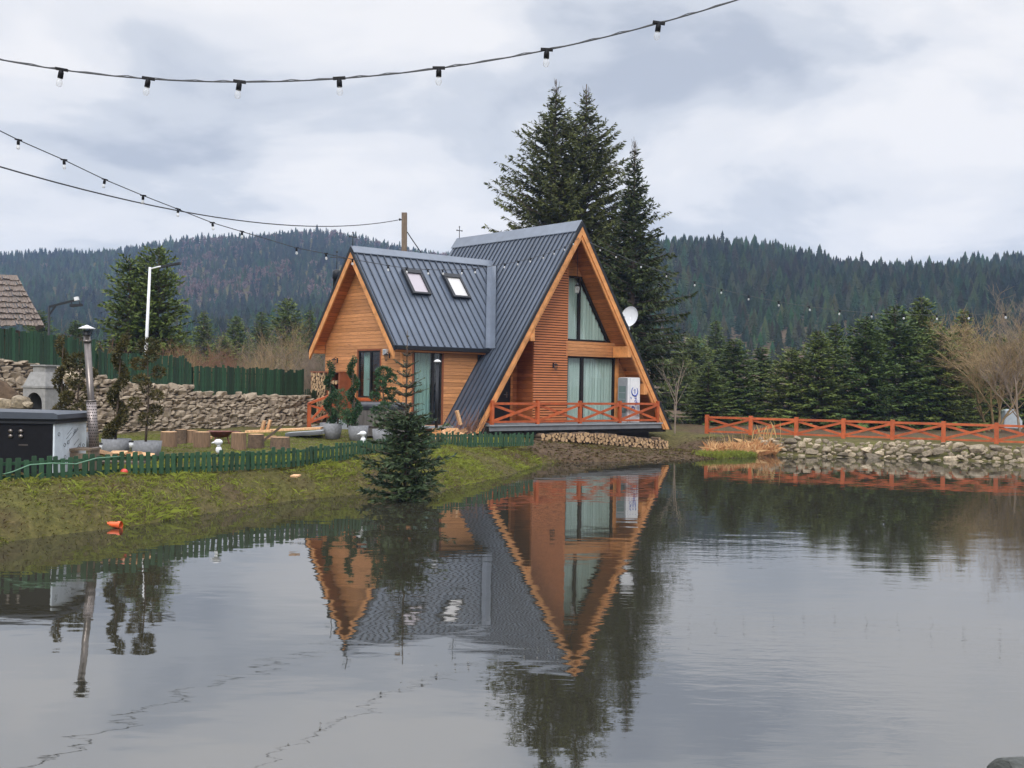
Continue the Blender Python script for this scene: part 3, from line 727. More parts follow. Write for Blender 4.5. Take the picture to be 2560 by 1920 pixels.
# valley flashing : a folded strip lying on both slopes along the valley
mb = MB()
nm = Vector((-MM, 0, 1)).normalized()
for sg in (-1, 1):
    a = Vector((vall_s(AT + sg * .2) - .02, AT + sg * .2, az(AT + sg * .2) + .02)); te_ = AT + sg * 3.22; b = Vector((vall_s(te_), te_, az(te_)))
    na = Vector((0, sg * AM, 1)).normalized()
    lift = nm * .065
    mb.add([a + lift, b + lift, b + lift + Vector((0, -0.0, 0)) + Vector((0, sg * .42, 0)), a + lift + Vector((0, sg * .42, 0))], [(0, 1, 2, 3)])
    lift2 = na * .065 + Vector((0, 0, .01))
    mb.add([a + lift2, b + lift2, b + lift2 + Vector((-.26, 0, 0)), a + lift2 + Vector((-.26, 0, 0))], [(3, 2, 1, 0)])
mb.build('valley_flashing', MT['flash'], wing_roof)
for sg in (-1, 1):
    mb = MB(); te_ = AT + sg * 3.24; up_, lo_ = .02 * AVC, .1 * AVC
    mb.prism([(S_E - .07, AT, AZ + up_), (S_E - .07, te_, az(te_) + up_), (S_E - .07, te_, az(te_) - lo_), (S_E - .07, AT, AZ - lo_)], (.075, 0, 0))
    mb.build('verge_trim', MT['trim'], wing_roof)
    mb = MB(); te_ = AT + sg * 3.19; a, b = .105 * AVC, .33 * AVC
    mb.prism([(S_E - .05, AT + sg * .002, AZ - a), (S_E - .05, te_, az(te_) - a), (S_E - .05, te_ - sg * .02, az(te_) - b), (S_E - .05, AT + sg * .002, AZ - b)], (.07, 0, 0))
    mb.build('bargeboard', MT['barge'], house)
    mb = MB(); a, b = .088 * AVC, .17 * AVC
    mb.prism([(S_E + .025, AT, AZ - a), (S_E + .025, te_, az(te_) - a), (S_E + .025, te_, az(te_) - b), (S_E + .025, AT, AZ - b)], (4.6, 0, 0))
    mb.build('soffit', MT['soffit'], house)
    mb = MB(); ti = AT + sg * 2.86
    mb.prism([(S_E + .03, te_ - sg * .02, az(te_) - .28), (S_E + .03, ti, az(te_) - .28), (S_E + .03, ti, az(te_) + .16), (S_E + .03, te_ - sg * .02, az(te_) - .2)], (.50, 0, 0))
    mb.build('eave_box', MT['soffit'], house)
mb = MB()
gs, ge = S_E + .02, vall_s(te) + .12
mb.prism([(gs, te - .02, ze - .02), (gs, te - .15, ze - .02), (gs, te - .13, ze - .16), (gs, te - .02, ze - .18)], (ge - gs, 0, 0))
mb.build('gutter', MT['trim'], house)
# wing walls, with openings
mb = MB()
def wall_rects(u0, u1, z0, z1, holes):
    us = sorted({u0, u1, *[h[0] for h in holes], *[h[1] for h in holes]}); zs = sorted({z0, z1, *[h[2] for h in holes], *[h[3] for h in holes]})
    for a, b in zip(us[:-1], us[1:]):
        for c, d_ in zip(zs[:-1], zs[1:]):
            if any(h[0] <= a and b <= h[1] and h[2] <= c and d_ <= h[3] for h in holes): continue
            yield a, b, c, d_
ZG = .85; zp = 4.2
GH = (3.38, 5.02, 2.1, 4.0)
for a, b, c, d_ in wall_rects(WT0, WT1, ZG, zp, [GH]): mb.box(WS, WS + .12, a, b, c, d_)
mb.prism([(WS, WT0, zp), (WS, WT1, zp), (WS, WT1, az(WT1) - .25), (WS, AT, AZ - .2), (WS, WT0, az(WT0) - .25)], (.12, 0, 0))
DH = (-7.05, -5.68, 1.08, 3.98)
for a, b, c, d_ in wall_rects(WS + .12, -3.9, ZG, zp + .1, [DH]):
    mb.box(a, b, WT0, WT0 + .12, c, d_)
mb.box(-5.6, -3.0, WT0 + .001, WT0 + .121, ZG, 3.9) if False else None
mb.prism([(-3.9, WT0, ZG), (-5.3 + 1.0, WT0, ZG), (-3.9, WT0, 2.6)], (0, .12, 0)) if False else None
mb.box(WS + .12, -3, WT1 - .12, WT1, ZG, zp)
wing_wall = mb.build('wall', MT['wall'], house); wing_wall['label'] = 'pale timber boarded wall of the wing'
mb = MB(); mb.box(WS - .025, WS + .02, WT0 - .025, WT0 + .1, ZG, zp - .05); mb.build('corner_board', MT['barge'], house)
def hinged_window(nm_, a, b, z0, z1, axis, wallpos, mull, curt, dark_side):
    """frame set in the opening; axis 't' -> wall across s = wallpos"""
    m_ = MB(); fr_ = .07
    def bx(u0, u1, c, d_, o0, o1, mm_=m_):
        if axis == 't': mm_.box(wallpos + o0, wallpos + o1, u0, u1, c, d_)
        else: mm_.box(u0, u1, wallpos + o0, wallpos + o1, c, d_)
    bx(a, a + fr_, z0, z1, .02, .1); bx(b - fr_, b, z0, z1, .02, .1); bx(a + fr_, b - fr_, z0, z0 + fr_, .02, .1); bx(a + fr_, b - fr_, z1 - fr_, z1, .02, .1)
    bx(mull - .05, mull + .05, z0 + fr_, z1 - fr_, .015, .1)
    w_ = m_.build(nm_, MT['frame'], house)
    for u0, u1 in ((a + fr_, mull - .05), (mull + .05, b - fr_)):
        g_ = MB(); bx(u0, u1, z0 + fr_, z1 - fr_, .05, .06, g_); g_.build('pane', MT['glass'], w_)
    c_ = MB()
    for u0, u1 in curt:
        if axis == 't': curtain(c_, (wallpos + .2, u0), (wallpos + .2, u1), z0, z1, .03, max(2, int((u1 - u0) / .16)), 40)
        else: curtain(c_, (u0, wallpos + .2), (u1, wallpos + .2), z0, z1, .03, max(2, int((u1 - u0) / .16)), 60)
    c_.build('curtain', MT['curtain2'], w_)
    r_ = MB()
    if axis == 't':
        r_.box(wallpos - .02, wallpos + .015, a - .06, a, z0, z1 + .06); r_.box(wallpos - .02, wallpos + .015, b, b + .06, z0, z1 + .06); r_.box(wallpos - .02, wallpos + .015, a, b, z1, z1 + .06)
    else:
        r_.box(a - .07, a, wallpos - .02, wallpos + .015, z0, z1 + .06); r_.box(b, b + .07, wallpos - .02, wallpos + .015, z0, z1 + .06); r_.box(a, b, wallpos - .02, wallpos + .015, z1, z1 + .06)
    r_.build('casing', MT['framewood'], w_)
    return w_
gwin = hinged_window('window', *GH, 't', WS, 4.12, [(4.25, 4.88)], None); gwin['label'] = 'wing gable window, curtain drawn on one side'
MB().box(WS - .09, WS + .02, GH[0] - .1, GH[1] + .1, GH[2] - .12, GH[2] - .01).build('sill', MT['stain'], gwin)
m_ = MB(); m_.box(WS, WS + .014, 4.1, 4.14, 2.72, 2.95); m_.tube([(WS - .01, 4.12, 2.85), (WS - .05, 4.12, 2.85), (WS - .05, 4.28, 2.85)], .014, 6); m_.build('handle', MT['steel'], gwin)
wd_ = hinged_window('sliding_door', *DH, 's', WT0, -6.1, [(-7.0, -6.12)], None); wd_['label'] = 'glazed wing door under the eave with long curtains'
mb = MB(); mb.box(-7.5, -3.2, 2.02, 7.5, .86, 1.04); mb.box(-7.4, -3.0, 5.3, 5.36, 1.04, 4.3); mb.build('floor', MT['darkwood'], house)
mb = MB(); mb.box(-7.3, -5.4, 1.2, 1.83, .98, 1.06); mb.build('doorstep', MT['deck'], house)
# skylights
def wing_pt(px, py):
    """point of the wing's front slope seen at a pixel, in the house frame"""
    a, b = ray(px, py); best = None
    # ray : (a Y, Y, EYE - b Y) ; slope z = AZ - AM (AT - t)
    # t = -(X-HX) HS + (Y-HY) HC
    k0 = HX * HS - HY * HC; k1 = -a * HS + HC
    Yv = (AZ - AM * AT + AM * k0 - EYE) / (-b - AM * k1)
    Xv = a * Yv
    return Vector(((Xv - HX) * HC + (Yv - HY) * HS, -(Xv - HX) * HS + (Yv - HY) * HC, EYE - b * Yv))
nA = Vector((0, -AM, 1)).normalized(); dn = Vector((0, -1, -AM)).normalized()
for tl, br in (((1001, 677), (1072, 741)), ((1102, 688), (1173, 750))):
    p = wing_pt(*tl); q = wing_pt(*br)
    s0, L = p.x, (p.y - q.y) / .628; W = .92
    o = Vector((s0, p.y, az(p.y))) + nA * .03
    sx = Vector((1, 0, 0))
    def bar(m2, a, b, l0, l1, h0, h1, mi=0):
        base = o + sx * a + dn * l0 + nA * h0
        m2.prism([base, base + sx * (b - a), base + sx * (b - a) + dn * (l1 - l0), base + dn * (l1 - l0)], nA * (h1 - h0), mi)
    m_ = MB(); bar(m_, 0, W, 0, .2, 0, .13); bar(m_, 0, W, L - .09, L, 0, .12); bar(m_, 0, .13, .2, L - .09, 0, .12); bar(m_, W - .09, W, .2, L - .09, 0, .12)
    sk = m_.build('skylight', MT['trim'], house); sk['label'] = 'skylight nearer the wing gable' if tl[0] < 1050 else 'skylight nearer the main roof'
    m_ = MB(); bar(m_, .13, W - .09, .2, L - .09, .055, .065); m_.build('pane', MT['skyglass'] if tl[0] < 1050 else MT['skyglass2'], sk)
# house-mounted bits
def cross_finial(base, h=.55):
    m_ = MB(); b = Vector(base); t = .018
    m_.tube([b, b + Vector((0, 0, h))], t, 6); m_.tube([b + Vector((-.15, .0, h * .68)), b + Vector((.15, .0, h * .68))], t, 6)
    for e_ in (b + Vector((0, 0, h)), b + Vector((-.15, 0, h * .68)), b + Vector((.15, 0, h * .68))): m_.sphere(e_, .035, 8)
    return m_.build('cross_finial', MT['cable'], house)
cross_finial((0, 8.35, RZ + .06)); cross_finial((S_E + .05, AT, AZ + .06))
# flue of the wing, seen over its far slope
m_ = MB(); fb = (-6.75, 8.22, 0); m_.lathe((fb[0], fb[1], 0), [(.15, .8), (.15, 7.2), (.18, 7.2), (.18, 7.5), (.12, 7.58), (.001, 7.62)], 16); m_.build('flue', MT['trim'], house)
m_ = MB(); c_ = Vector((fb[0], fb[1], 7.6)); m_.tube([c_, c_ + Vector((0, 0, .75))], .018, 6); m_.tube([c_ + Vector((-.3, .05, .52)), c_ + Vector((.3, -.05, .52))], .02, 6)
m_.prism([c_ + Vector((.3, -.05, .45)), c_ + Vector((.42, -.07, .52)), c_ + Vector((.3, -.05, .59))], (.01, .02, 0)); m_.sphere(c_ + Vector((0, 0, .77)), .05, 8); m_.build('weather_vane', MT['cable'], house)
# ------------------------------------------------------------------ vegetation builders
def leaf_quads(p0, d, L, W, g):
    """kite-shaped sprays : p0 (n,3) foot, d (n,3) unit direction"""
    n = len(p0)
    s = np.cross(d, g.normal(0, 1, (n, 3))); s /= np.linalg.norm(s, axis=1, keepdims=True) + 1e-9
    m_ = p0 + d * (L * .45)[:, None]
    V = np.stack([p0, m_ + s * W[:, None], p0 + d * L[:, None], m_ - s * W[:, None]], 1).reshape(-1, 3)
    return V, np.arange(4 * n).reshape(n, 4)
def norm(v): return v / (np.linalg.norm(v, axis=-1, keepdims=True) + 1e-9)
def spruce_mesh(name, h, r, seed, gap=.42, nb=6, twig=.30, dens=16, droop=.35, shape=.8, sparse=0.0, base_clear=.03, mat='needle', hang=.7, width=.2, bald_tip=.05, trunk_r=None, gapiness=.0, multi=None, zjit=1.0, prof=None):
    """returns (crown object data builder, trunk builder) : whorled limbs, each hung with small sprays"""
    g = np.random.default_rng(seed)
    tops = multi or [(0, 0, h)]
    P0, D, LL, WW, TT = [], [], [], [], []
    tb = MB()
    for (tx, ty, th_) in tops:
        k = th_ / h
        tr = trunk_r or .012 * th_ + .03
        lean = np.array([tx, ty])
        ax = lambda z: lean * min(1, (z / (.35 * th_)))
        tb.tube([(ax(z)[0], ax(z)[1], z) for z in np.linspace(-.3, th_, 9)], [tr * (1 - .97 * max(0, z) / th_) + (.012 if th_ > 12 else .004) for z in np.linspace(-.3, th_, 9)], 7, 0)
        z = base_clear * th_; ph = g.uniform(0, 6)
        while z < th_ * (.972 if prof and name == 's' else .985):
            f = z / th_
            Lmax = r * k ** .5 * ((1 - f) ** shape) + .10 * (h / 10) ** .5
            if prof: Lmax = float(np.interp(f, prof[0], prof[1]))
            n = max(3, int(round(nb * g.uniform(.8, 1.2) * (1 if f < .8 else .8))))
            for i in range(n):
                if g.random() < gapiness: continue
                a = ph + 2 * PI * i / n + g.normal(0, .22)
                zk = z; z = min(th_ * .985, z + g.uniform(-.5, .5) * gap * zjit)
                L = Lmax * g.uniform(.5, 1.15)
                if g.random() < .08: L *= 1.18
                up = .55 * f - droop * (1 - f) + g.normal(0, .07)
                m_ = max(4, int(L / .3) + 2)
                u = np.linspace(0, 1, m_)
                hor = np.array([math.cos(a), math.sin(a)])
                bx_ = ax(z)
                pts = np.stack([bx_[0] + hor[0] * L * u, bx_[1] + hor[1] * L * u, z + L * (up * u + (.32 + .1 * f) * droop * 2 * (u ** 2.2) * .6)], 1)
                tb.tube(pts[[0, m_ // 2, -1]], [tr * .32 * (1 - f) + .012, tr * .2 * (1 - f) + .008, .004], 3, 0, False)
                nt_ = max(6, int(L * dens))
                t = g.uniform(.12 if L > .8 else .02, 1, nt_) ** (.75)
                p = np.stack([np.interp(t, u, pts[:, q]) for q in range(3)], 1)
                side = np.array([-hor[1], hor[0], 0]); out = np.array([hor[0], hor[1], .15 * up])
                sg = g.choice([-1, 1], nt_)[:, None]
                hz_ = g.uniform(.1, 1, nt_)[:, None] * hang
                d = out * g.uniform(.35, 1.0, nt_)[:, None] + side * sg * g.uniform(.15, 1.0, nt_)[:, None] + np.array([0, 0, -1]) * hz_ * (1 - .75 * f) + np.array([0, 0, 1]) * (.5 * f)
                d = norm(d + g.normal(0, .28, d.shape))
                l_ = twig * (.62 if name == 'y' and f > .57 else 1) * g.uniform(.6, 1.35, nt_) * (1 - .45 * t + .25) * (1 - .35 * f)
                if f > 1 - bald_tip: keep = g.random(nt_) < .3
                else: keep = g.random(nt_) > sparse
                P0.append(p[keep]); D.append(d[keep]); LL.append(l_[keep]); WW.append((l_ * width * g.uniform(.7, 1.3, nt_))[keep])
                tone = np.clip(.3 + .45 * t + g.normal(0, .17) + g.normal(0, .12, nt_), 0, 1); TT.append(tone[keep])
                z = zk
            z += (2.3 if prof and name == 'y' and f > .57 else 1) * gap * g.uniform(.75, 1.25) * (1.1 - .45 * f); ph += 1.1
        if prof and name == 's':       # bare upright shoots round the leader
            for i in range(16):
                zz = th_ * g.uniform(.93, .985); a = g.uniform(0, 6.28); L = g.uniform(.25, .6); q = np.array([ax(zz)[0], ax(zz)[1], zz])
                o_ = np.array([math.cos(a), math.sin(a), 0]) * L * .45
                tb.tube([q, q + o_ * .7 + (0, 0, L * .35), q + o_ + (0, 0, L)], [.016, .013, .008], 3, 0, False)
    p0 = np.concatenate(P0); d = np.concatenate(D); L = np.concatenate(LL); W = np.concatenate(WW); T_ = np.concatenate(TT)
    V, F = leaf_quads(p0, d, L, W, g)
    return V, F, np.repeat(T_, 4), tb, mat
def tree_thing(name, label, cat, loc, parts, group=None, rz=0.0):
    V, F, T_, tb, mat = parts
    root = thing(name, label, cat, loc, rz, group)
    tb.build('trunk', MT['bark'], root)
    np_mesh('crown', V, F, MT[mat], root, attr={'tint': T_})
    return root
def bare_tree_mesh(seed, h, spread=.5, n0=5, depth=4, r0=.06, kids=3, multi=1, up=.35, curl=.18, tmin=.0035):
    g = random.Random(seed); tb = MB(); fine = MB()
    def grow(p, d, L, r, lev):
        pts = [p]; q = p.copy(); dd = d.copy()
        seg = 4 if lev < 2 else 3
        for i in range(seg):
            dd = (dd + Vector((g.gauss(0, curl), g.gauss(0, curl), g.gauss(0, curl * .5) + up * .12))).normalized()
            q = q + dd * (L / seg); pts.append(q.copy())
        rad = [r * (1 - .55 * i / seg) for i in range(seg + 1)]
        (tb if lev == 0 else fine).tube(pts, rad, 6 if lev == 0 else (4 if lev == 1 else 3), 0, False)
        if lev >= depth: return
        n = kids + (1 if g.random() < .5 else 0) + (2 if lev == 0 else 0)
        for i in range(n):
            t = g.uniform(.3, 1.0) if lev else g.uniform(.22, 1.0)
            j = min(seg - 1, int(t * seg)); base = pts[j].lerp(pts[j + 1], t * seg - j)
            axd = Vector((g.gauss(0, 1), g.gauss(0, 1), g.gauss(0, 1) * .6)).normalized()
            nd = (dd * (1 - spread) + axd * spread + Vector((0, 0, up * .5))).normalized()
            grow(base, nd, L * g.uniform(.5, .78), max(tmin, rad[j] * .55), lev + 1)
    for i in range(multi):
        a = g.uniform(0, 2 * PI); tilt = 0.05 if multi == 1 else g.uniform(.1, .55)
        grow(Vector((math.cos(a) * .05 * multi, math.sin(a) * .05 * multi, -.15)), Vector((math.cos(a) * tilt, math.sin(a) * tilt, 1)).normalized(), h * (.5 if depth > 2 else .6) * g.uniform(.85, 1.1), r0 * g.uniform(.7, 1.1), 0)
    return tb, fine
def bare_thing(name, label, cat, loc, seed, h, mat='twig', group=None, **kw):
    root = thing(name, label, cat, loc, 0, group)
    tb, fine = bare_tree_mesh(seed, h, **kw)
    tb.build('trunk', MT[mat], root); fine.build('crown', MT[mat], root)
    return root
def tuft_blobs(blobs, seed, per_area, L, W, up=.25):
    """clipped foliage : sprays on the surface shells of ellipsoids (c, rx, rz)"""
    g = np.random.default_rng(seed); P0, D, T_ = [], [], []
    for c, rx, rz in blobs:
        n = int(per_area * 4 * PI * rx * rx) + 6
        v = norm(g.normal(0, 1, (n, 3))); k = g.uniform(.55, 1.0, (n, 1))
        P0.append(np.array(c) + v * np.array([rx, rx, rz]) * k); D.append(norm(v + np.array([0, 0, up]) + g.normal(0, .35, (n, 3))))
        T_.append(np.clip(.45 + .35 * v[:, 2] * 0 + g.normal(0, .1) + g.normal(0, .2, n), 0, 1))
    p0, d, t = np.concatenate(P0), np.concatenate(D), np.concatenate(T_)
    n = len(p0)
    V, F = leaf_quads(p0, d, L * g.uniform(.6, 1.3, n), W * g.uniform(.7, 1.3, n), g)
    return V, F, np.repeat(t, 4)

# ------------------------------------------------------------------ big trees behind the house
loc = P(1412, 960, 62.0); zb = gz1(loc.x, loc.y)
tall = tree_thing('spruce_tree', 'tall dark twin-topped spruce rising behind the main roof', 'tree', (loc.x, loc.y, zb),
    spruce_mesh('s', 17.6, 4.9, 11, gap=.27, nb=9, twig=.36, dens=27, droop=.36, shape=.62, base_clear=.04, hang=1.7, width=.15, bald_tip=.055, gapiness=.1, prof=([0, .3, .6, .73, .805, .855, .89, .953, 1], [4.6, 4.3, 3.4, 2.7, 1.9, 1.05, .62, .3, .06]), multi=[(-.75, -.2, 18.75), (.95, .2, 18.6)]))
loc = P(1578, 960, 59.0); zb = gz1(loc.x, loc.y)
second = tree_thing('spruce_tree', 'slimmer spruce right of the twin-topped one, boughs down to the ground beside the dish', 'tree', (loc.x, loc.y, zb),
    spruce_mesh('s', 14.8, 4.2, 23, gap=.27, nb=9, twig=.36, dens=27, droop=.36, shape=.72, base_clear=.03, hang=1.7, width=.15, bald_tip=.07, gapiness=.08, prof=([0, .3, .45, .6, .72, .79, .86, .936, 1], [3.8, 3.2, 2.4, 1.8, 1.2, .8, .55, .26, .06])))
# spruce behind the green fence, left
loc = P(357, 960, 58.0)
tree_thing('spruce_tree', 'broad rounded green spruce behind the white street lamp', 'tree', (loc.x, loc.y, 1.6),
    spruce_mesh('s', 7.8, 2.1, 31, multi=[(-.75, 0, 7.3), (.7, .1, 7.8), (0, .5, 7.6)], gap=.26, nb=9, twig=.34, dens=18, droop=.0, shape=.42, base_clear=.0, hang=.5, width=.18, bald_tip=.0, mat='needle3'))
# middle-distance spruces : a few kinds, copied
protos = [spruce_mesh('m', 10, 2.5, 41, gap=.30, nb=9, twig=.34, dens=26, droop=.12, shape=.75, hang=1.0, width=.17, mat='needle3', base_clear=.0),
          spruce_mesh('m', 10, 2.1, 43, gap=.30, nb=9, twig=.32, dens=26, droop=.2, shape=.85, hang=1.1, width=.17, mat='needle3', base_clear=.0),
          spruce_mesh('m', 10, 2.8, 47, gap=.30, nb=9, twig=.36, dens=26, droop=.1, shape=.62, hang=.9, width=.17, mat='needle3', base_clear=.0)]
proto_roots = {}
def place_spruce(kind, px, ytop, Yd, rad, label, group, zbase=None):
    if group == GR: rad *= (Yd - 11) / Yd; Yd -= 11
    top = P(px, ytop, Yd); z0 = gz1(top.x, top.y) if zbase is None else zbase
    hgt = top.z - z0; s = hgt / 10.0; sr_ = rad * (1.27 if group == GR else 1.12) / (2.5, 2.1, 2.8)[kind]
    if kind not in proto_roots:
        r_ = tree_thing('spruce_tree', label, 'tree', (top.x, top.y, z0), protos[kind], group); proto_roots[kind] = r_
    else:
        r_ = dup(proto_roots[kind], (top.x, top.y, z0), rng.uniform(0, 6), label, group)
    r_.scale = (sr_, sr_, s); r_.rotation_euler = (0, 0, rng.uniform(0, 6))
    return r_
GR = 'spruces in a row behind the orange fence'
row = [(0, 1835, 846, 72, 2.3, 'young spruce with yellow-green tip, second from the left behind the orange fence'),
       (1, 1772, 905, 70, 1.8, 'short spruce at the left end of the row behind the orange fence'),
       (1, 1905, 866, 75, 2.3, 'dull green spruce, third from the left behind the orange fence'),
       (2, 1979, 868, 71, 2.2, 'dark low spruce between taller ones, fourth from the left behind the orange fence'),
       (0, 2046, 826, 70, 2.1, 'slender spruce left of the twin pair behind the orange fence'),
       (1, 2089, 806, 73, 2.0, 'slender pointed spruce, sixth from the left behind the orange fence'),
       (2, 2165, 790, 70, 2.4, 'deep green spruce just left of the tallest behind the orange fence'),
       (2, 2238, 764, 72, 2.9, 'broadest deep green spruce, tallest but one behind the orange fence'),
       (0, 2305, 742, 76, 2.6, 'tallest spruce of the row behind the orange fence'),
       (2, 2352, 815, 72, 2.4, 'spruce half hidden behind the bare tree, left of it'),
       (1, 2410, 770, 77, 2.2, 'spruce tip rising just left above the bare golden tree'),
       (0, 2500, 835, 79, 2.4, 'spruce standing behind the bare golden tree'),
       (2, 2575, 820, 78, 2.6, 'spruce at the right edge behind the bare tree')]
for kd, px, yt, Yd, rad, lb in row: place_spruce(kd, px, yt, Yd, rad, lb, GR)
GL = 'dark spruces in the valley behind the green fence'
left = [(1, 510, 775, 96, 2.3, 'pointed dark spruce in the valley, left of the others above the green fence'),
        (0, 592, 790, 104, 2.6, 'broad dark spruce in the valley above the middle of the green fence'),
        (1, 655, 778, 110, 2.7, 'dark spruce in the valley above the bare shrubs, left of the tallest'),
        (2, 720, 745, 118, 3.6, 'tallest dark spruce in the valley left of the wing gable'),
        (1, 775, 775, 112, 2.6, 'dark spruce in the valley partly hidden by the wing eave'),
        (2, 560, 840, 88, 2.2, 'low dark spruce in the valley behind the bare shrubs'),
        (0, 460, 840, 90, 2.0, 'low spruce just right of the rounded green spruce'),
        (1, 250, 850, 92, 2.2, 'small spruce left of the rounded green spruce'),
        (0, 190, 800, 84, 2.0, 'dull spruce behind the black lantern post'),
        (2, 100, 775, 100, 2.6, 'spruce behind the shingle roof corner'),
        (0, 1700, 880, 92, 2.6, 'shaded spruce right of the house behind the thin bare sapling'),
        (2, 1735, 840, 105, 3.4, 'tall hazy spruce in the gap between house and orange fence'),
        (1, 1790, 800, 118, 3.0, 'hazy spruce behind the left end of the orange fence row')]
for kd, px, yt, Yd, rad, lb in left: place_spruce(kd, px, yt, Yd, rad, lb, GL if px < 900 else 'hazy spruces beside the house')
# bare trees and shrubs
loc = P(2490, 1050, 60); bare_thing('bare_tree', 'leafless golden-brown tree spreading behind the orange fence at right', 'tree', (loc.x, loc.y, gz1(loc.x, loc.y)), 5, 6.6, 'twig', depth=4, kids=4, multi=6, r0=.075, spread=.5, up=.2, curl=.12, tmin=.008)
loc = P(2560, 1050, 57); bare_thing('bare_tree', 'leafless grey tree at the right edge of the picture', 'tree', (loc.x, loc.y, gz1(loc.x, loc.y)), 9, 7.0, 'twig2', depth=4, kids=4, multi=3, r0=.07, spread=.4, up=.4, curl=.1, tmin=.007)
loc = P(1687, 1108, 51.5); zs = gz1(loc.x, loc.y); bare_thing('bare_sapling', 'thin leafless sapling right of the house', 'sapling', (loc.x, loc.y, zs), 13, 4.4, 'twig2', depth=2, kids=3, multi=1, r0=.045, spread=.45, up=.3, curl=.05)
SH = 'leafless shrubs behind the green fence'
for (px, yt, Yd, sd_, mt_, lb) in ((715, 815, 60, 21, 'twig', 'tall golden leafless shrub behind the green fence near the wing'), (640, 850, 58, 22, 'twig2', 'grey leafless shrub behind the green fence'), (560, 870, 56, 23, 'twig3', 'reddish leafless shrub behind the middle of the green fence'),
                                   (480, 855, 57, 24, 'twig3', 'reddish leafless shrub right of the rounded spruce'), (770, 850, 58, 25, 'twig2', 'leafless shrub half hidden by the wing corner'), (430, 870, 54, 26, 'twig', 'leafless shrub beside the rounded spruce'), (815, 880, 56, 27, 'twig2', 'leafless brush beside the wing wall'),
                                   (205, 850, 50, 28, 'twig3', 'leafless shrub left of the rounded spruce'), (675, 880, 54, 29, 'twig', 'low leafless shrub before the tall golden one')):
    top = P(px, yt, Yd); z0 = 1.3
    bare_thing('bare_shrub', lb, 'shrub', (top.x, top.y, z0), sd_, (top.z - z0) * 1.15, mt_, SH, depth=3, kids=4, multi=9, r0=.03, spread=.45, up=.35, curl=.14)
# young spruce on the bank in front of the picket fence
loc = G(1012, 1236, .12); zb = gz1(loc.x, loc.y)
yh = P(1024, 826, loc.y).z - zb
V1, F1, T1, tb1, _ = spruce_mesh('y', yh, 1.02, 61, gap=.14, nb=10, twig=.2, dens=62, droop=.16, shape=.55, base_clear=.0, hang=.25, width=.13, mat='needle2', bald_tip=.1, trunk_r=.05, zjit=.35, prof=([0, .12, .29, .47, .57, .60, .65, .735, .865, .89, 1.0], [.74, .84, .95, .80, .70, .46, .42, .40, .26, .05, .03]))
# the upper third is thin : drop most sprays and limbs there
zrel = V1.reshape(-1, 4, 3)[:, 0, 2] / yh; rrel = np.hypot(V1.reshape(-1, 4, 3)[:, 0, 0], V1.reshape(-1, 4, 3)[:, 0, 1])
keep = (rng.random(len(zrel)) < np.where(zrel > .88, .15, np.where(zrel > .58, .55, 1.0)))
V1 = V1.reshape(-1, 4, 3)[keep].reshape(-1, 3); T1 = T1.reshape(-1, 4)[keep].ravel(); F1 = np.arange(len(V1)).reshape(-1, 4)
tree_thing('young_spruce', 'young dark spruce with a thin top on the grassy bank at the water edge', 'tree', (loc.x, loc.y, zb), (V1, F1, T1, tb1, 'needle2'))
# ------------------------------------------------------------------ dry stone wall and the green fences on it
def rock_hull(seed, n=18, sq=(1, 1, 1), rough=.12):
    g = np.random.default_rng(seed); p = norm(g.normal(0, 1, (n, 3)))
    p = np.sign(p) * np.abs(p) ** .62; p = p / np.abs(p).max() * g.uniform(1 - rough, 1 + rough, (n, 1)) * np.array(sq)
    bm = bmesh.new()
    for q in p: bm.verts.new(q)
    bmesh.ops.convex_hull(bm, input=bm.verts)
    for v in [v for v in bm.verts if not v.link_faces]: bm.verts.remove(v)
    bmesh.ops.bevel(bm, geom=list(bm.edges), offset=.09, segments=1, affect='EDGES', clamp_overlap=True)
    bmesh.ops.triangulate(bm, faces=bm.faces)
    bm.verts.ensure_lookup_table()
    V = np.array([v.co for v in bm.verts]); F = np.array([[v.index for v in f.verts] for f in bm.faces])
    lo, hi = V.min(0), V.max(0); V = (V - (lo + hi) / 2) / ((hi - lo) / 2)
    bm.free(); return V, F
HULLS = [rock_hull(100 + i, 20) for i in range(14)]
def wall_top(l):
    return float(np.interp(l, [-8, 1.2, 4.2, 4.6, 8.2, 8.6, WALL_LEN], [3.3, 3.22, 2.95, 2.62, 2.55, 2.22, 2.16]))
def wall_pt(l, o, z): return Vector((WALL_A.x + wd.x * l + wnrm.x * o, WALL_A.y + wd.y * l + wnrm.y * o, z))
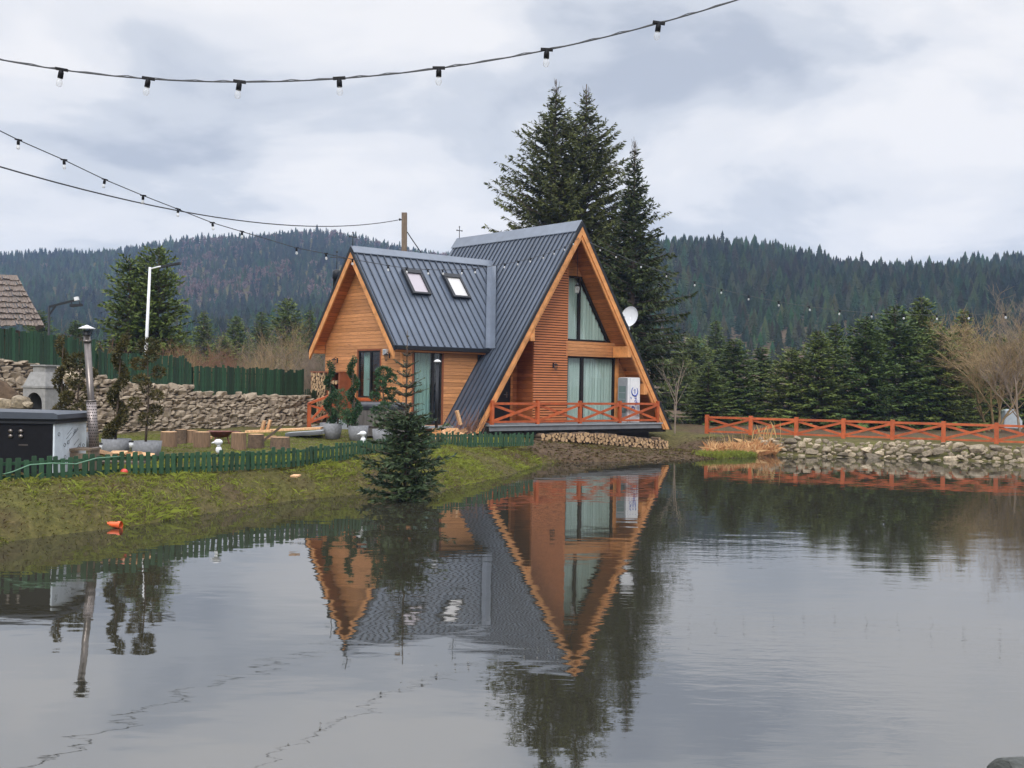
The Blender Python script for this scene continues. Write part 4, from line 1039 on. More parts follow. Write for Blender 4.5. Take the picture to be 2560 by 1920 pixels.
def stone_wall():
    g = np.random.default_rng(5); VV, FF, o = [], [], 0
    rows_z = .82
    cnt = 0; z = .80
    while z < 3.4:
        rh = g.uniform(.085, .17); l = -6.0 + g.uniform(0, .3)
        while l < WALL_LEN:
            big = g.random() < .1; L = g.uniform(.14, .46) * (1.2 if big else 1); hh = rh * g.uniform(.75, 1.2) * (1.7 if big else 1)
            if z + hh * .5 < wall_top(l + L / 2) + g.uniform(-.03, .06):
                V_, F_ = HULLS[g.integers(0, 14)]
                a = g.normal(0, .07); c, s_ = math.cos(a), math.sin(a)
                p = V_ * np.array([L * .53, .17 * g.uniform(.75, 1.2), hh * .60])
                p = np.stack([p[:, 0] * c - p[:, 2] * s_, p[:, 1], p[:, 0] * s_ + p[:, 2] * c], 1)
                q = np.array(wall_pt(l + L / 2, .12 + .06 * (z - .9) + g.normal(0, .025), z + rh / 2 + g.normal(0, .012)))
                w_ = np.stack([q[0] + p[:, 0] * wd.x + p[:, 1] * wnrm.x, q[1] + p[:, 0] * wd.y + p[:, 1] * wnrm.y, q[2] + p[:, 2]], 1)
                VV.append(w_); FF.append(F_ + o); o += len(w_); cnt += 1
            l += L * g.uniform(.88, 1.0)
        z += rh * .94
    # end return of the wall (towards the steps)
    root = thing('stone_wall', 'dry stone retaining wall of flat grey-brown stones below the green fence', 'wall', (0, 0, 0))
    np_mesh('stones', np.concatenate(VV), np.concatenate(FF), MT['wallstone'], root)
    m_ = MB(); ls = np.linspace(-6.0, WALL_LEN - .1, 24)
    for a, b in zip(ls[:-1], ls[1:]):
        t_ = min(wall_top(a), wall_top(b)) - .08
        m_.prism([wall_pt(a, .14, .6), wall_pt(b, .14, .6), wall_pt(b, .16, t_), wall_pt(a, .16, t_)], wnrm.to_3d() * .5)
    m_.build('core', MT['mortar'], root)
    return root
stone_wall()
def picket_fence(name, label, pts, base_z, hgt, sp, w, mat, nrail=2, varh=.05, tilt=.015, group=None, alt=0.0, max_parts=100, top='flat', seed=1):
    """pts : plan polyline (Vectors); base_z(l) ; one board = one part"""
    g = np.random.default_rng(seed)
    seg = [(pts[i + 1] - pts[i]).to_2d().length for i in range(len(pts) - 1)]; tot = sum(seg)
    def at(l):
        l = max(0, min(tot - 1e-6, l)); k = 0
        while l > seg[k] and k < len(seg) - 1: l -= seg[k]; k += 1
        d = (pts[k + 1] - pts[k]).to_2d().normalized(); p = pts[k].to_2d() + d * l
        return Vector((p.x, p.y, 0)), d
    p0, _ = at(0)
    root = thing(name, label, 'fence', (p0.x, p0.y, base_z(0)), 0, group)
    o = Vector((p0.x, p0.y, base_z(0)))
    protos_ = []
    for k in range(3):
        m_ = MB(); hw = w / 2
        tp = [(-hw, hgt - .012), (-hw + .012, hgt), (hw - .012, hgt), (hw, hgt - .012)] if top == 'flat' else [(-hw, hgt - .05), (0, hgt), (hw, hgt - .05)]
        poly = [(-hw, 0, 0)] + [(x, 0, z) for x, z in tp] + [(hw, 0, 0)]
        poly = [(x * (1 + .04 * (k - 1)), y, z) for x, y, z in poly][::-1]
        m_.prism(poly, (0, .02, 0)); protos_.append(m_)
    n = int(tot / sp); meshes = []; extra = MB()
    for i in range(n):
        p, d = at(sp * (i + .5)); z0 = base_z(sp * (i + .5))
        ang = math.atan2(d.y, d.x); sc_ = 1 + g.normal(0, varh) + (alt if i % 2 else -alt) * (1 if g.random() < .85 else -1)
        tl = g.normal(0, tilt)
        q = Vector((-d.y, d.x, 0))
        if i < max_parts:
            k = g.integers(0, 3)
            if len(meshes) <= 2 and k not in [m0 for m0, _ in meshes]:
                ob = protos_[k].build('picket', mat, root); meshes.append((k, ob.data))
            else:
                me = dict(meshes).get(k) or meshes[0][1]
                ob = link_mesh('picket', me, root)
            ob.location = p + Vector((0, 0, z0)) - o - q * .03; ob.rotation_euler = (g.normal(0, tilt), tl, ang); ob.scale = (1, 1, sc_)
        else:
            a = p + Vector((0, 0, z0)) - o - q * .02
            extra.beam(a, a + Vector((tl, 0, hgt * sc_)), w, .02, (d.x, d.y, 0) if False else q)
    if extra.v: tag(extra.build('picket_run', mat, root), kind='stuff')
    for r_ in range(nrail):
        m_ = MB(); f = .22 + .56 * r_ / max(1, nrail - 1); ls = np.linspace(0, tot, max(2, int(tot / 1.0)))
        for a, b in zip(ls[:-1], ls[1:]):
            pa, da = at(a); pb, db = at(b); q = Vector((-da.y, da.x, 0)) * .025
            m_.beam(pa + q + Vector((0, 0, base_z(a) + hgt * f)) - o, pb + q + Vector((0, 0, base_z(b) + hgt * f)) - o, .035, .055)
        m_.build('rail', mat, root)
    k = 0.0
    while k < tot:
        m_ = MB()
        p, d = at(k); q = Vector((-d.y, d.x, 0)) * .09
        a = p + q + Vector((0, 0, base_z(k) - .25)) - o; m_.beam(a, a + Vector((0, 0, hgt * .95 + .25)), .07, .07, (d.x, d.y, 0)); k += 2.2; m_.build('post', mat, root)
    return root
GF = 'green board fences on the stone wall'
def on_wall(l0, l1, off=.3): return [wall_pt(l0, off, 0), wall_pt(l1, off, 0)]
for (l0, l1, dz_, hh, lb, sd_) in ((-6.0, 4.35, .02, 1.02, 'dark green board fence on the high left end of the stone wall', 2), (4.4, 8.35, .0, 1.0, 'green board fence on the middle step of the stone wall', 3), (8.4, WALL_LEN - .05, .0, 1.03, 'long dark green board fence on the stone wall beside the house', 4)):
    base = (lambda l0_: (lambda l: wall_top(l0_ + l) - .02))(l0 + (.0 if l0 < 0 else .25))
    picket_fence('board_fence', lb, on_wall(l0, l1), base, hh, .118, .104, MT['green2'], 2, .035, .012, GF, seed=sd_)
pe = [wall_pt(WALL_LEN + .05, .3, 0), wall_pt(WALL_LEN + 1.4, 1.0, 0)]
picket_fence('board_fence', 'short low piece of green fence stepping down between stone wall and house', pe, lambda l: 1.0 + .0 * l, 1.35, .118, .104, MT['green2'], 2, .035, .012, GF, seed=6)
# the low picket fence along the bank
fpx = [(-40, 1208), (60, 1203), (190, 1192), (300, 1185), (425, 1176), (600, 1163), (740, 1153), (850, 1144), (960, 1133), (1106, 1117), (1220, 1108), (1336, 1099)]
fp = [G(x, y, .80) for x, y in fpx]
LF = [0]
for a, b in zip(fp[:-1], fp[1:]): LF.append(LF[-1] + (b - a).to_2d().length)
fz = [.5 * gz1(p.x, p.y) + .4 for p in fp]
picket_fence('picket_fence', 'low green picket fence along the top of the grassy bank', fp, lambda l: float(np.interp(l, LF, fz)) - .02, .44, .168, .105, MT['green'], 2, .05, .03, None, .05, seed=8)
# green hose trailing over the picket fence
hp = [P(-10, 1190, 20.5), P(30, 1180, 20.55), P(75, 1162, 20.7), P(130, 1158, 20.9), P(190, 1160, 21.3), P(240, 1146, 21.8), P(300, 1141, 22.6)]
tag(MB().tube(hp, .013, 6).build('hose', M('hose_rubber', (.12, .25, .16), .5, .1, 4)), 'pale green hose lying over the left end of the picket fence', 'hose')

# ------------------------------------------------------------------ orange fence on the far bank
A_, B_ = P(1767, 1092, 52.0), P(2491, 1109, 46.4)
A_.z = gz1(A_.x, A_.y); B_.z = gz1(B_.x, B_.y); st = (B_ - A_) / 6; st.z = 0
of = thing('wooden_fence', 'orange stained fence with crossed braces along the far bank', 'fence', (A_.x, A_.y, 0))
dv = st.to_2d().normalized(); of.rotation_euler = (0, 0, math.atan2(dv.y, dv.x)); SL_ = st.length
gzs = [gz1((A_ + st * k).x, (A_ + st * k).y) for k in range(9)]
ztop = 1.47
for k in range(9):
    MB().box(k * SL_ - .085, k * SL_ + .085, -.07, .07, gzs[k] - .2, ztop).build('post', MT['stain'], of)
    if k < 8:
        MB().box(k * SL_ + .087, (k + 1) * SL_ - .087, -.045, .045, ztop - .17, ztop - .07).build('top_rail', MT['stain'], of)
        MB().box(k * SL_ + .087, (k + 1) * SL_ - .087, -.035, .035, .66, .74).build('bottom_rail', MT['stain'], of)
        cross_panel(None, 'cross_brace', (k * SL_ + .08, 0, 0), ((k + 1) * SL_ - .08, 0, 0), .76, ztop - .19, of, MT['stain'])

# ------------------------------------------------------------------ rocks along the far bank, each a thing
rock_me = []
for i in range(12):
    V_, F_ = HULLS[i]
    me = bpy.data.meshes.new('rock'); me.from_pydata(V_.tolist(), [], F_.tolist()); me.materials.append(MT['stone']); rock_me.append(me)
def pack(width, height, rfun, n, g, tries=14):
    """drop circles into a tray : list of (x, z, r)"""
    out = []
    for _ in range(n):
        best = None
        r = rfun()
        for _t in range(tries):
            x = g.uniform(r, width - r); z = r
            for (a, b, q) in out:
                dx = abs(a - x)
                if dx < r + q: z = max(z, b + math.sqrt((r + q) ** 2 - dx * dx))
            if best is None or z < best[1]: best = (x, z, r)
        if best[1] + r * .6 <= height(best[0]): out.append(best)
    return out
g_ = np.random.default_rng(77)
bk = [G(x, y, .0) for x, y in ((1896, 1134), (2100, 1141), (2330, 1148), (2570, 1155))] + [Vector((24.5, 43.6, 0))]
BL = [0]
for a, b in zip(bk[:-1], bk[1:]): BL.append(BL[-1] + (b - a).length)
def bank_at(l):
    k = 0
    while k < len(bk) - 2 and l > BL[k + 1]: k += 1
    d = (bk[k + 1] - bk[k]).normalized(); return bk[k] + d * (l - BL[k]), d
STRETCH = 1.75
rk = pack(BL[-1] / STRETCH, lambda x: .84 + .08 * math.sin(x * 2.1), lambda: g_.choice([.055, .075, .095, .125, .18], p=[.27, .3, .25, .13, .05]) * g_.uniform(.85, 1.15), 420, g_)
nrk = 0
for (x, z, r) in rk:
    p, d = bank_at(x * STRETCH); n2 = Vector((-d.y, d.x, 0)); zz = z - .16
    p = p + n2 * (zz * .62 - .5 + g_.normal(0, .05)); p.z = zz
    o = link_mesh('rock', rock_me[g_.integers(0, 12)])
    k = g_.uniform(.9, 1.35)
    o.location = p; o.scale = (r * STRETCH * k, r * g_.uniform(1.0, 1.4), r * g_.uniform(.75, 1.2)); o.rotation_euler = (g_.normal(0, .25), g_.normal(0, .22), math.atan2(d.y, d.x) + g_.normal(0, .4))
    big = r > .16
    tag(o, 'large pale angular rock standing out among smaller ones below the orange fence' if big else ('pale weathered rock on top of the heap under the orange fence rails' if zz > .55 else ('dark wet rock at the water line below the orange fence' if zz < .05 else 'grey-beige rock in the heaped bank below the orange fence')), 'rock', 'rocks heaped along the far bank')
    nrk += 1
# loose pile of rocks on the heap beside the tub
for (px, py, Yd, r, lb) in ((50, 1006, 29.2, .24, 'round yellowish boulder behind the hot tub cover'), (10, 1010, 29.2, .22, 'pale yellow boulder at the left edge behind the hot tub'), (70, 1012, 29.0, .13, 'small brown stone beside the yellowish boulder'),
                            (178, 946, 33.2, .36, 'wide flat yellow-grey slab of rock behind the steel flue'), (176, 925, 33.6, .22, 'pale pointed rock behind the steel flue')):
    o = link_mesh('rock', rock_me[int(px) % 12]); o.location = P(px, py, Yd); o.scale = (r, r * .8, r * .72); o.rotation_euler = (0.1, .1, px); tag(o, lb, 'rock', 'loose boulders left')
o = link_mesh('rock', rock_me[3]); p = P(2552, 1942, 5.2); o.data = o.data.copy(); o.data.materials[0] = MT['darkstone']; o.location = p; o.scale = (.13, .15, .08); tag(o, 'dark rock at the lower right corner on the near bank', 'rock')

# ------------------------------------------------------------------ firewood : each log a thing
def log_mesh(seed, L, r=1.0, n=11):
    g = random.Random(seed); V, F, mi = [], [], []
    prof = [1 + g.uniform(-.1, .1) for _ in range(n)]
    for x in (0, L):
        for j in range(n): V.append((x, math.cos(2 * PI * j / n) * r * prof[j], math.sin(2 * PI * j / n) * r * prof[j]))
    for j in range(n): F.append((j, (j + 1) % n, n + (j + 1) % n, n + j)); mi.append(0)
    F += [tuple(range(n)), tuple(range(2 * n - 1, n - 1, -1))]; mi += [1, 1]
    me = bpy.data.meshes.new('log'); me.from_pydata(V, [], F); me.materials.append(MT['logbark']); me.materials.append(MT['logend'])
    me.polygons.foreach_set('material_index', mi); return me
LOGS = [log_mesh(i, 1.0) for i in range(6)]
def log_obj(p, r, L, ang, label, group, tip=0.0):
    o = link_mesh('firewood_log', LOGS[g_.integers(0, 6)]); o.location = p; o.scale = (L, r, r); o.rotation_euler = (g_.uniform(0, 6), tip, ang)
    # keep the long axis : spin about it first
    o.rotation_mode = 'XYZ'; return tag(o, label, 'log', group)
pa, pb = HW(-2.35, -.35), HW(4.6, -.95)
pd = (pb - pa); PLn = pd.length; pd.normalize(); pn = Vector((-pd.y, pd.x, 0))
def pile_base(x): return float(np.interp(x / PLn, [0, .35, .7, 1], [.5, .38, .14, .0]))
lg = pack(PLn, lambda x: .80 - pile_base(x), lambda: g_.choice([.045, .06, .075, .095], p=[.25, .35, .28, .12]) * g_.uniform(.9, 1.1), 300, g_)
for (x, z, r) in lg:
    p = pa + pd * x + pn * g_.normal(0, .03); p.z = pile_base(x) - .02 + z
    log_obj(p, r, .5, math.atan2(pn.y, pn.x), ('thick round log' if r > .085 else 'thin round log' if r < .055 else 'round log') + ' with pale cut end in the stack under the terrace', 'firewood stacked under the terrace')
# firewood rack on the gable wall of the wing
rk_ = thing('firewood_rack', 'dark brown firewood rack against the wing gable wall', 'rack', tuple(HW(-7.95, 6.55, .95)), HA)
m_ = MB()
for t in (-1.1, -.2, 1.1): m_.box(-.28, .28, t - .04, t + .04, 0, 2.15)
m_.build('upright', MT['framewood'], rk_)
m_ = MB(); m_.box(-.3, .3, -1.16, 1.16, 2.15, 2.2); m_.build('top_board', MT['framewood'], rk_)
m_ = MB(); m_.box(-.28, .28, -1.06, 1.06, .05, .1); m_.build('bottom_board', MT['framewood'], rk_)
m_ = MB(); m_.box(-.28, .28, -1.06, -.24, 1.3, 1.34); m_.box(-.28, .28, -1.06, -.24, 1.7, 1.74); m_.build('shelf', MT['framewood'], rk_)
for (x, z, r) in pack(1.24, lambda x: 2.02, lambda: g_.uniform(.06, .1), 150, g_):
    p = HW(-8.28, 6.42 + x, 1.06 + z); log_obj(p, r, .5, HA, 'round log with pale cut end in the rack on the wing gable', 'logs in the firewood rack')
for (x, z) in ((.12, 1.08), (.34, 1.09), (.58, 1.07), (.2, .68), (.45, .7), (.65, .66), (.3, .2), (.6, .2)):
    p = HW(-8.26, 5.5 + x, .95 + .66 + z * 1.0 - (.0 if z > .3 else .3)); log_obj(p, .085, .48, HA, 'pale barked log on the short shelf of the rack', 'logs on the rack shelf')
# heap of split wood below the roof edge
hc = P(1128, 1082, 38.6); hz0 = gz1(hc.x, hc.y)
split_me = []
for i in range(4):
    g = random.Random(40 + i); m_ = MB(); a = [g.uniform(.8, 1.2) for _ in range(4)]
    m_.prism([(-.5, -.09 * a[0], -.05), (-.5, .09 * a[1], -.06 * a[2]), (-.5, .02, .08 * a[3])], (1.0 * g.uniform(.8, 1.1), g.uniform(-.02, .02), g.uniform(-.02, .02)))
    me_o = m_.build('split_log', MT['split']); split_me.append(me_o.data); bpy.data.objects.remove(me_o)
def split_piece(p, L, eul, label, group, k=1.0):
    o = link_mesh('split_log', split_me[g_.integers(0, 4)]); o.location = p; o.scale = (L, k, k); o.rotation_euler = eul; return tag(o, label, 'firewood', group)
for i in range(30):
    x, y = g_.normal(0, .42), g_.normal(0, .3); zz = hz0 + .06 + max(0, .42 - .75 * math.hypot(x, y * 1.3)) * g_.uniform(.3, 1)
    split_piece((hc.x + x, hc.y + y, zz), g_.uniform(.4, .6), (g_.uniform(0, 6), g_.normal(0, .35), g_.uniform(0, 6)), 'split firewood in the heap at the foot of the main roof', 'split wood heap')
split_piece((hc.x + .25, hc.y, hz0 + .75), .5, (0, 1.3, .4), 'pale split log standing upright on top of the heap', 'split wood heap')
br = thing('brushwood', 'thin dry brushwood leaning against the foot of the main roof', 'brushwood', (hc.x + .45, hc.y + .35, hz0))
m_ = MB()
for i in range(80):
    a = Vector((g_.normal(0, .3), g_.normal(0, .2), g_.uniform(0, .35))); d = Vector((g_.normal(.2, .5), g_.normal(0, .4), g_.uniform(.5, 1.3))).normalized(); L = g_.uniform(.4, 1.0)
    m_.tube([a, a + d * L * .5 + Vector((g_.normal(0, .04), 0, 0)), a + d * L], [.009, .007, .003], 3, 0, False)
m_.build('twigs', MT['twig3'], br)
# ------------------------------------------------------------------ yard : tubs, flues, oven, pots, stumps
def on(px, py, Yd): return P(px, py, Yd)
# big dark hot tub, its cover, film-wrapped corner
tx = P(139, 1060, 22.0)
tub = thing('hot_tub', 'large dark square hot tub with a thick black cover, at the left edge', 'hot tub', (tx.x, 22.0, .84))
m_ = MB(); m_.box(-2.0, -.03, -.04, 0, .0, .98); m_.build('front_panel', MT['black'], tub)
m_ = MB(); m_.box(-.035, 0, 0.002, 1.6, .0, .98); m_.box(-.028, .004, -.046, .001, 0, .98)
fp_ = m_.build('film_panel', MT['film'], tub); fp_['label'] = 'side panel still wrapped in printed white film'
m_ = MB(); gq = random.Random(3)
for i in range(9):
    y, z = gq.uniform(.15, 1.45), gq.uniform(.12, .9)
    m_.tube([(.004, y + .05 * math.cos(t * PI / 4), z + .035 * math.sin(t * PI / 4)) for t in range(9)], .006, 4, 0, False)
for i in range(9):
    y, z = gq.uniform(.1, 1.2), gq.uniform(.1, .8); m_.tube([(.004, y, z), (.004, y + .25, z + .12)], .005, 4)
m_.build('print', MT['fascia'], fp_)
m_ = MB(); m_.box(-2.0, -.036, .001, 1.6, .0, .97); m_.build('shell', MT['trim'], tub)
m_ = MB(); m_.box(-2.1, .06, -.1, 1.66, .985, 1.03); m_.box(-2.1, .03, -.07, 1.63, 1.032, 1.075); m_.build('rim', MT['trim'], tub)
m_ = MB()
m_.prism([(-2.16, -.16, 1.08), (.1, -.16, 1.08), (.1, -.16, 1.17), (.02, -.16, 1.2), (-2.16, -.16, 1.22)], (0, 1.88, 0)); m_.build('cover', M('cover_vinyl', (.05, .06, .08), .4, .12, 4, .1), tub)
m_ = MB()
for x in (-.86, -.66):
    for zz in (.73, .83): m_.sphere((x, -.055, zz), .05, 10, 0, 1, .5, .9)
m_.build('knob', MT['steel'], tub)
m_ = MB(); m_.box(-.7, -.52, -.05, -.041, .55, .575); m_.build('badge', MT['steel'], tub)
# its steel flue with a pierced guard
b0 = P(240, 1128, 23.2); t0 = P(217, 838, 23.2)
ch = thing('steel_flue', 'tall shiny steel flue with a pierced guard and cone cap beside the hot tub', 'flue', (b0.x, b0.y, 0))
L0 = Vector((0, 0, .85)); T0 = Vector((t0.x - b0.x, 0, t0.z)); ax_ = T0 - L0
def along(f): return L0 + ax_ * f
m_ = MB(); m_.tube([along(0), along(1)], .07, 18); m_.build('pipe', MT['steel'], ch)
m_ = MB(); m_.tube([along(.945), along(.965)], .081, 18); m_.tube([along(.50), along(.515)], .104, 18); m_.tube([along(.15), along(.165)], .104, 18); m_.build('band', MT['steel'], ch)
m_ = MB(); m_.tube([along(.16), along(.505)], .1, 18); gd = m_.build('guard', M('guard_steel', (.30, .26, .25), .45, .25, 6, metal=.6), ch)
m_ = MB(); q = along(.2) ; 
for i in range(15):
    c = along(.17 + .33 * (i + .5) / 15)
    for j in range(14):
        a = 2 * PI * (j + .5 * (i % 2)) / 14; d = Vector((math.cos(a), math.sin(a), 0)); p = c + d * .1005; s_ = Vector((-d.y, d.x, 0)) * .011; u_ = ax_.normalized() * .011
        m_.add([p - s_ - u_, p + s_ - u_, p + s_ + u_, p - s_ + u_], [(0, 1, 2, 3)])
m_.build('holes', MT['dark'], gd)
c = along(1); m_ = MB()
for j in range(4):
    a = PI / 4 + j * PI / 2; m_.beam(c + Vector((math.cos(a) * .08, math.sin(a) * .08, 0)), c + Vector((math.cos(a) * .12, math.sin(a) * .12, .13)), .012, .012)
m_.lathe(c + Vector((0, 0, .0)), [(.08, 0), (.075, .1), (.001, .1)], 14); m_.build('cowl', MT['trim'], ch)
m_ = MB(); m_.lathe(c, [(.001, .12), (.165, .13), (.165, .145), (.001, .215)], 20); m_.build('cap', MT['white'], ch)
# steps and wooden boxes before the tub
sb = P(190, 1150, 23.0); bx_ = thing('wooden_step', 'weathered grey wooden step box against the film-wrapped corner', 'step', (sb.x, sb.y, .84))
m_ = MB(); m_.box(-.24, .42, -.3, .25, .42, .46); m_.build('tread', MT['pole'], bx_)
m_ = MB(); m_.box(-.22, -.16, -.28, .23, 0, .42); m_.box(.34, .40, -.28, .23, 0, .42); m_.box(-.16, .34, -.27, -.24, .05, .36); m_.build('side', MT['pole'], bx_)
# stone barbecue oven
bq = P(111, 1015, 29.6); oven = thing('barbecue_oven', 'pale concrete barbecue oven with arched mouth and tapering hood', 'barbecue', (bq.x, bq.y, .95), R(-22))
m_ = MB(); W_, D_ = .42, .36
W_ = .38; arch = [(-W_, 0), (-W_, 1.5), (W_, 1.5), (W_, 0), (.27, 0), (.27, 1.08)] + [(.27 * math.cos(a), 1.08 + .3 * math.sin(a)) for a in np.linspace(.2, PI - .2, 9)] + [(-.27, 1.08), (-.27, 0)]
m_.prism([(x, -D_, z) for x, z in arch][::-1], (0, .1, 0)); m_.box(-W_, -W_ + .08, -D_ + .1, D_, 0, 1.5); m_.box(W_ - .08, W_, -D_ + .1, D_, 0, 1.5); m_.box(-W_ + .08, W_ - .08, D_ - .08, D_, 0, 1.5)
m_.build('body', MT['conc2'], oven)
m_ = MB(); m_.box(-.33, .33, -D_ + .1, D_ - .09, .85, .95); m_.build('hearth', MT['dark'], oven)
def frustum(m_, x0, y0, z0, x1, y1, z1): m_.add([(-x0, -y0, z0), (x0, -y0, z0), (x0, y0, z0), (-x0, y0, z0), (-x1, -y1, z1), (x1, -y1, z1), (x1, y1, z1), (-x1, y1, z1)], [(3, 2, 1, 0), (4, 5, 6, 7), (0, 1, 5, 4), (1, 2, 6, 5), (2, 3, 7, 6), (3, 0, 4, 7)])
m_ = MB(); frustum(m_, W_ + .03, D_ + .03, 1.502, W_ + .03, D_ + .03, 1.55); frustum(m_, W_, D_, 1.552, .25, .24, 1.92); frustum(m_, .21, .2, 1.922, .21, .2, 2.07); m_.build('hood', MT['conc2'], oven)
m_ = MB(); frustum(m_, .26, .25, 2.072, .26, .25, 2.11); m_.box(-.15, .15, -.206, -.201, 1.97, 2.05); m_.build('cap', MT['conc2'], oven)
# pots and clipped conifers
def pot(px, py, Yd, r, h, label, group):
    b = P(px, py, Yd); z0 = gz1(b.x, b.y)
    root = thing('plant_pot', label, 'pot', (b.x, b.y, z0), 0, group)
    m_ = MB(); m_.lathe((0, 0, 0), [(.001, 0), (r * .78, 0), (r * .92, h * .5), (r, h), (r * .93, h), (r * .9, h * .9), (.001, h * .9)], 28); m_.build('bowl', MT['conc'], root)
    m_ = MB(); m_.lathe((0, 0, 0), [(.001, h * .91), (r * .89, h * .91)], 24); m_.build('soil', MT['dark'], root)
    return Vector((b.x, b.y, z0 + h * .88))
def topiary(kind, foot, h, label, seed, r=.2, lean=0.0, mat='topi', group='clipped conifers in pots'):
    g = np.random.default_rng(seed)
    root = thing('topiary_spiral' if kind == 'spiral' else 'topiary_pompom' if kind == 'pompom' else 'dwarf_pine', label, 'topiary' if kind != 'pine' else 'pine', tuple(foot), 0, group)
    m_ = MB(); blobs = []
    if kind == 'spiral':
        m_.tube([(lean * u * h, 0, u * h) for u in np.linspace(0, .95, 7)], [.025 * (1 - .7 * u) + .006 for u in np.linspace(0, 1, 7)], 6)
        n = 46
        for i in range(n):
            u = i / (n - 1); a = u * 2 * PI * 2.6 + seed; R_ = r * (1 - .5 * u)
            blobs.append(((math.cos(a) * R_ * .95 + lean * u * h, math.sin(a) * R_ * .95, .1 + u * (h - .2)), R_ * .5 + .035, R_ * .42 + .04))
        V, F, T_ = tuft_blobs(blobs, seed, 620, .075, .015)
    elif kind == 'pompom':
        m_.tube([(math.sin(u * 6 + seed) * .03, math.cos(u * 5) * .02, u * h) for u in np.linspace(0, .96, 9)], [.03 * (1 - .6 * u) for u in np.linspace(0, 1, 9)], 6)
        blobs.append(((0, 0, h - r * .7), r * 1.15, r * .85))
        for i in range(9):
            u = .22 + .6 * i / 8; a = i * 2.4 + seed; R_ = r * (1.5 - .5 * u); c = (math.cos(a) * R_, math.sin(a) * R_, u * h + .05)
            m_.tube([(0, 0, u * h - .06), (c[0] * .5, c[1] * .5, c[2] - .03), c], [.014, .012, .008], 4)
            blobs.append((c, r * g.uniform(.62, .85), r * g.uniform(.5, .62)))
        V, F, T_ = tuft_blobs(blobs, seed, 900, .08, .016)
    else:
        m_.tube([(0, 0, 0), (.02, 0, h * .5), (0, .02, h * .85)], [.03, .025, .01], 6)
        for i in range(9):
            a = i * 2.4; u = i / 8; R_ = r * (.9 - .5 * u); blobs.append(((math.cos(a) * R_, math.sin(a) * R_, h * (.25 + .65 * u)), r * .5, r * .38))
        V, F, T_ = tuft_blobs(blobs, seed, 420, .11, .012, .5)
    m_.build('stem', MT['bark'], root); np_mesh('foliage', V, F, MT[mat], root, attr={'tint': T_})
    return root
PG = 'round grey concrete plant pots'
f1_ = pot(290, 1140, 26.4, .34, .46, 'round grey pot left of its pair, in front of the stone wall', PG)
topiary('spiral', f1_ + Vector((-.02, 0, 0)), 2.55, 'tall olive-brown spiral topiary rising left of the street lamp pole', 3, .18, .045)
f2_ = pot(366, 1142, 26.2, .35, .46, 'round grey pot right of its pair, beside the first tree stump', PG)
topiary('pompom', f2_, 2.42, 'pompom topiary with round clouds below the street lamp pole', 5, .21)
f3_ = pot(152, 1060, 27.6, .3, .45, 'grey pot hidden behind the hot tub', PG)
topiary('spiral', f3_, 2.5, 'spiral topiary before the barbecue oven, brown at its tip', 7, .17, .01)
f4_ = pot(196, 1060, 27.4, .3, .45, 'grey pot hidden behind the steel flue', PG)
topiary('pompom', f4_, 1.95, 'pompom topiary partly hidden behind the steel flue', 9, .21)
f5_ = pot(832, 1093, 36.2, .30, .5, 'grey pot nearest the orange step rail', PG)
topiary('spiral', f5_ + Vector((-.08, .05, 0)), 2.1, 'spiral topiary beside the firewood rack', 11, .15, -.03, 'topi2')
topiary('pine', f5_ + Vector((.16, -.05, 0)), 1.15, 'bushy bright green dwarf pine between the two spirals', 13, .3, 0, 'topi2')
f6_ = pot(895, 1095, 35.8, .33, .5, 'grey pot in the middle, under the gable window spiral', PG)
topiary('spiral', f6_ + Vector((-.1, .05, 0)), 2.3, 'spiral topiary left of the wing gable window', 15, .16, -.06, 'topi2')
topiary('pine', f6_ + Vector((-.32, -.1, 0)), .55, 'low dwarf pine cushion at the pot rim', 17, .24, 0, 'topi2')
f7_ = pot(957, 1096, 34.4, .33, .5, 'grey pot half hidden by the young spruce', PG)
topiary('pompom', f7_ + Vector((0, .05, 0)), 1.95, 'pompom topiary right of the wing gable window', 19, .22, 0, 'topi2')
# round tub with wooden staves by the wing, its cover and flue
rb = P(952, 1060, 38.2); z0 = gz1(rb.x, rb.y)
rt = thing('barrel_tub', 'round grey stave tub with a sagging black cover in front of the wing', 'hot tub', (rb.x, rb.y, z0))
m_ = MB()
for k in range(40):
    a = 2 * PI * k / 40; c_, s_ = math.cos(a), math.sin(a); m_.beam((c_ * .9, s_ * .9, 0), (c_ * .93, s_ * .93, .98), .135, .04, (c_, s_, 0))
m_.lathe((0, 0, 0), [(.88, .02), (.88, .96)], 30); m_.build('staves', M('grey_staves', (.16, .145, .135), .85, .3, 6, .3, (5, 5, .6)), rt)
m_ = MB(); m_.lathe((0, 0, 0), [(.96, .86), (1.0, .95), (.99, 1.05), (.8, 1.12), (.4, 1.08), (.001, 1.05)], 26); m_.build('cover', MT['soilbag'], rt)
m_ = MB(); m_.lathe((0, 0, 0), [(.945, .3), (.955, .3), (.955, .35), (.945, .35)], 30); m_.build('hoop', MT['steel'], rt)
fb_ = P(1091, 1075, 38.4); z0 = gz1(fb_.x, fb_.y); fl = thing('steel_flue', 'thin dark flue with a white cap in front of the wing door', 'flue', (fb_.x, fb_.y, z0))
hfl = P(1091, 905, 38.4).z - z0
m_ = MB(); m_.tube([(0, 0, 0), (0, 0, hfl - .03)], .055, 12); m_.build('pipe', MT['trim'], fl)
m_ = MB(); m_.lathe((0, 0, hfl), [(.001, .0), (.125, .0), (.125, .03), (.06, .075), (.001, .085)], 18); m_.build('cap', MT['white'], fl)
m_ = MB(); m_.box(-.14, .14, -.14, .14, 0, .34); m_.build('stove_box', MT['barge'], fl)
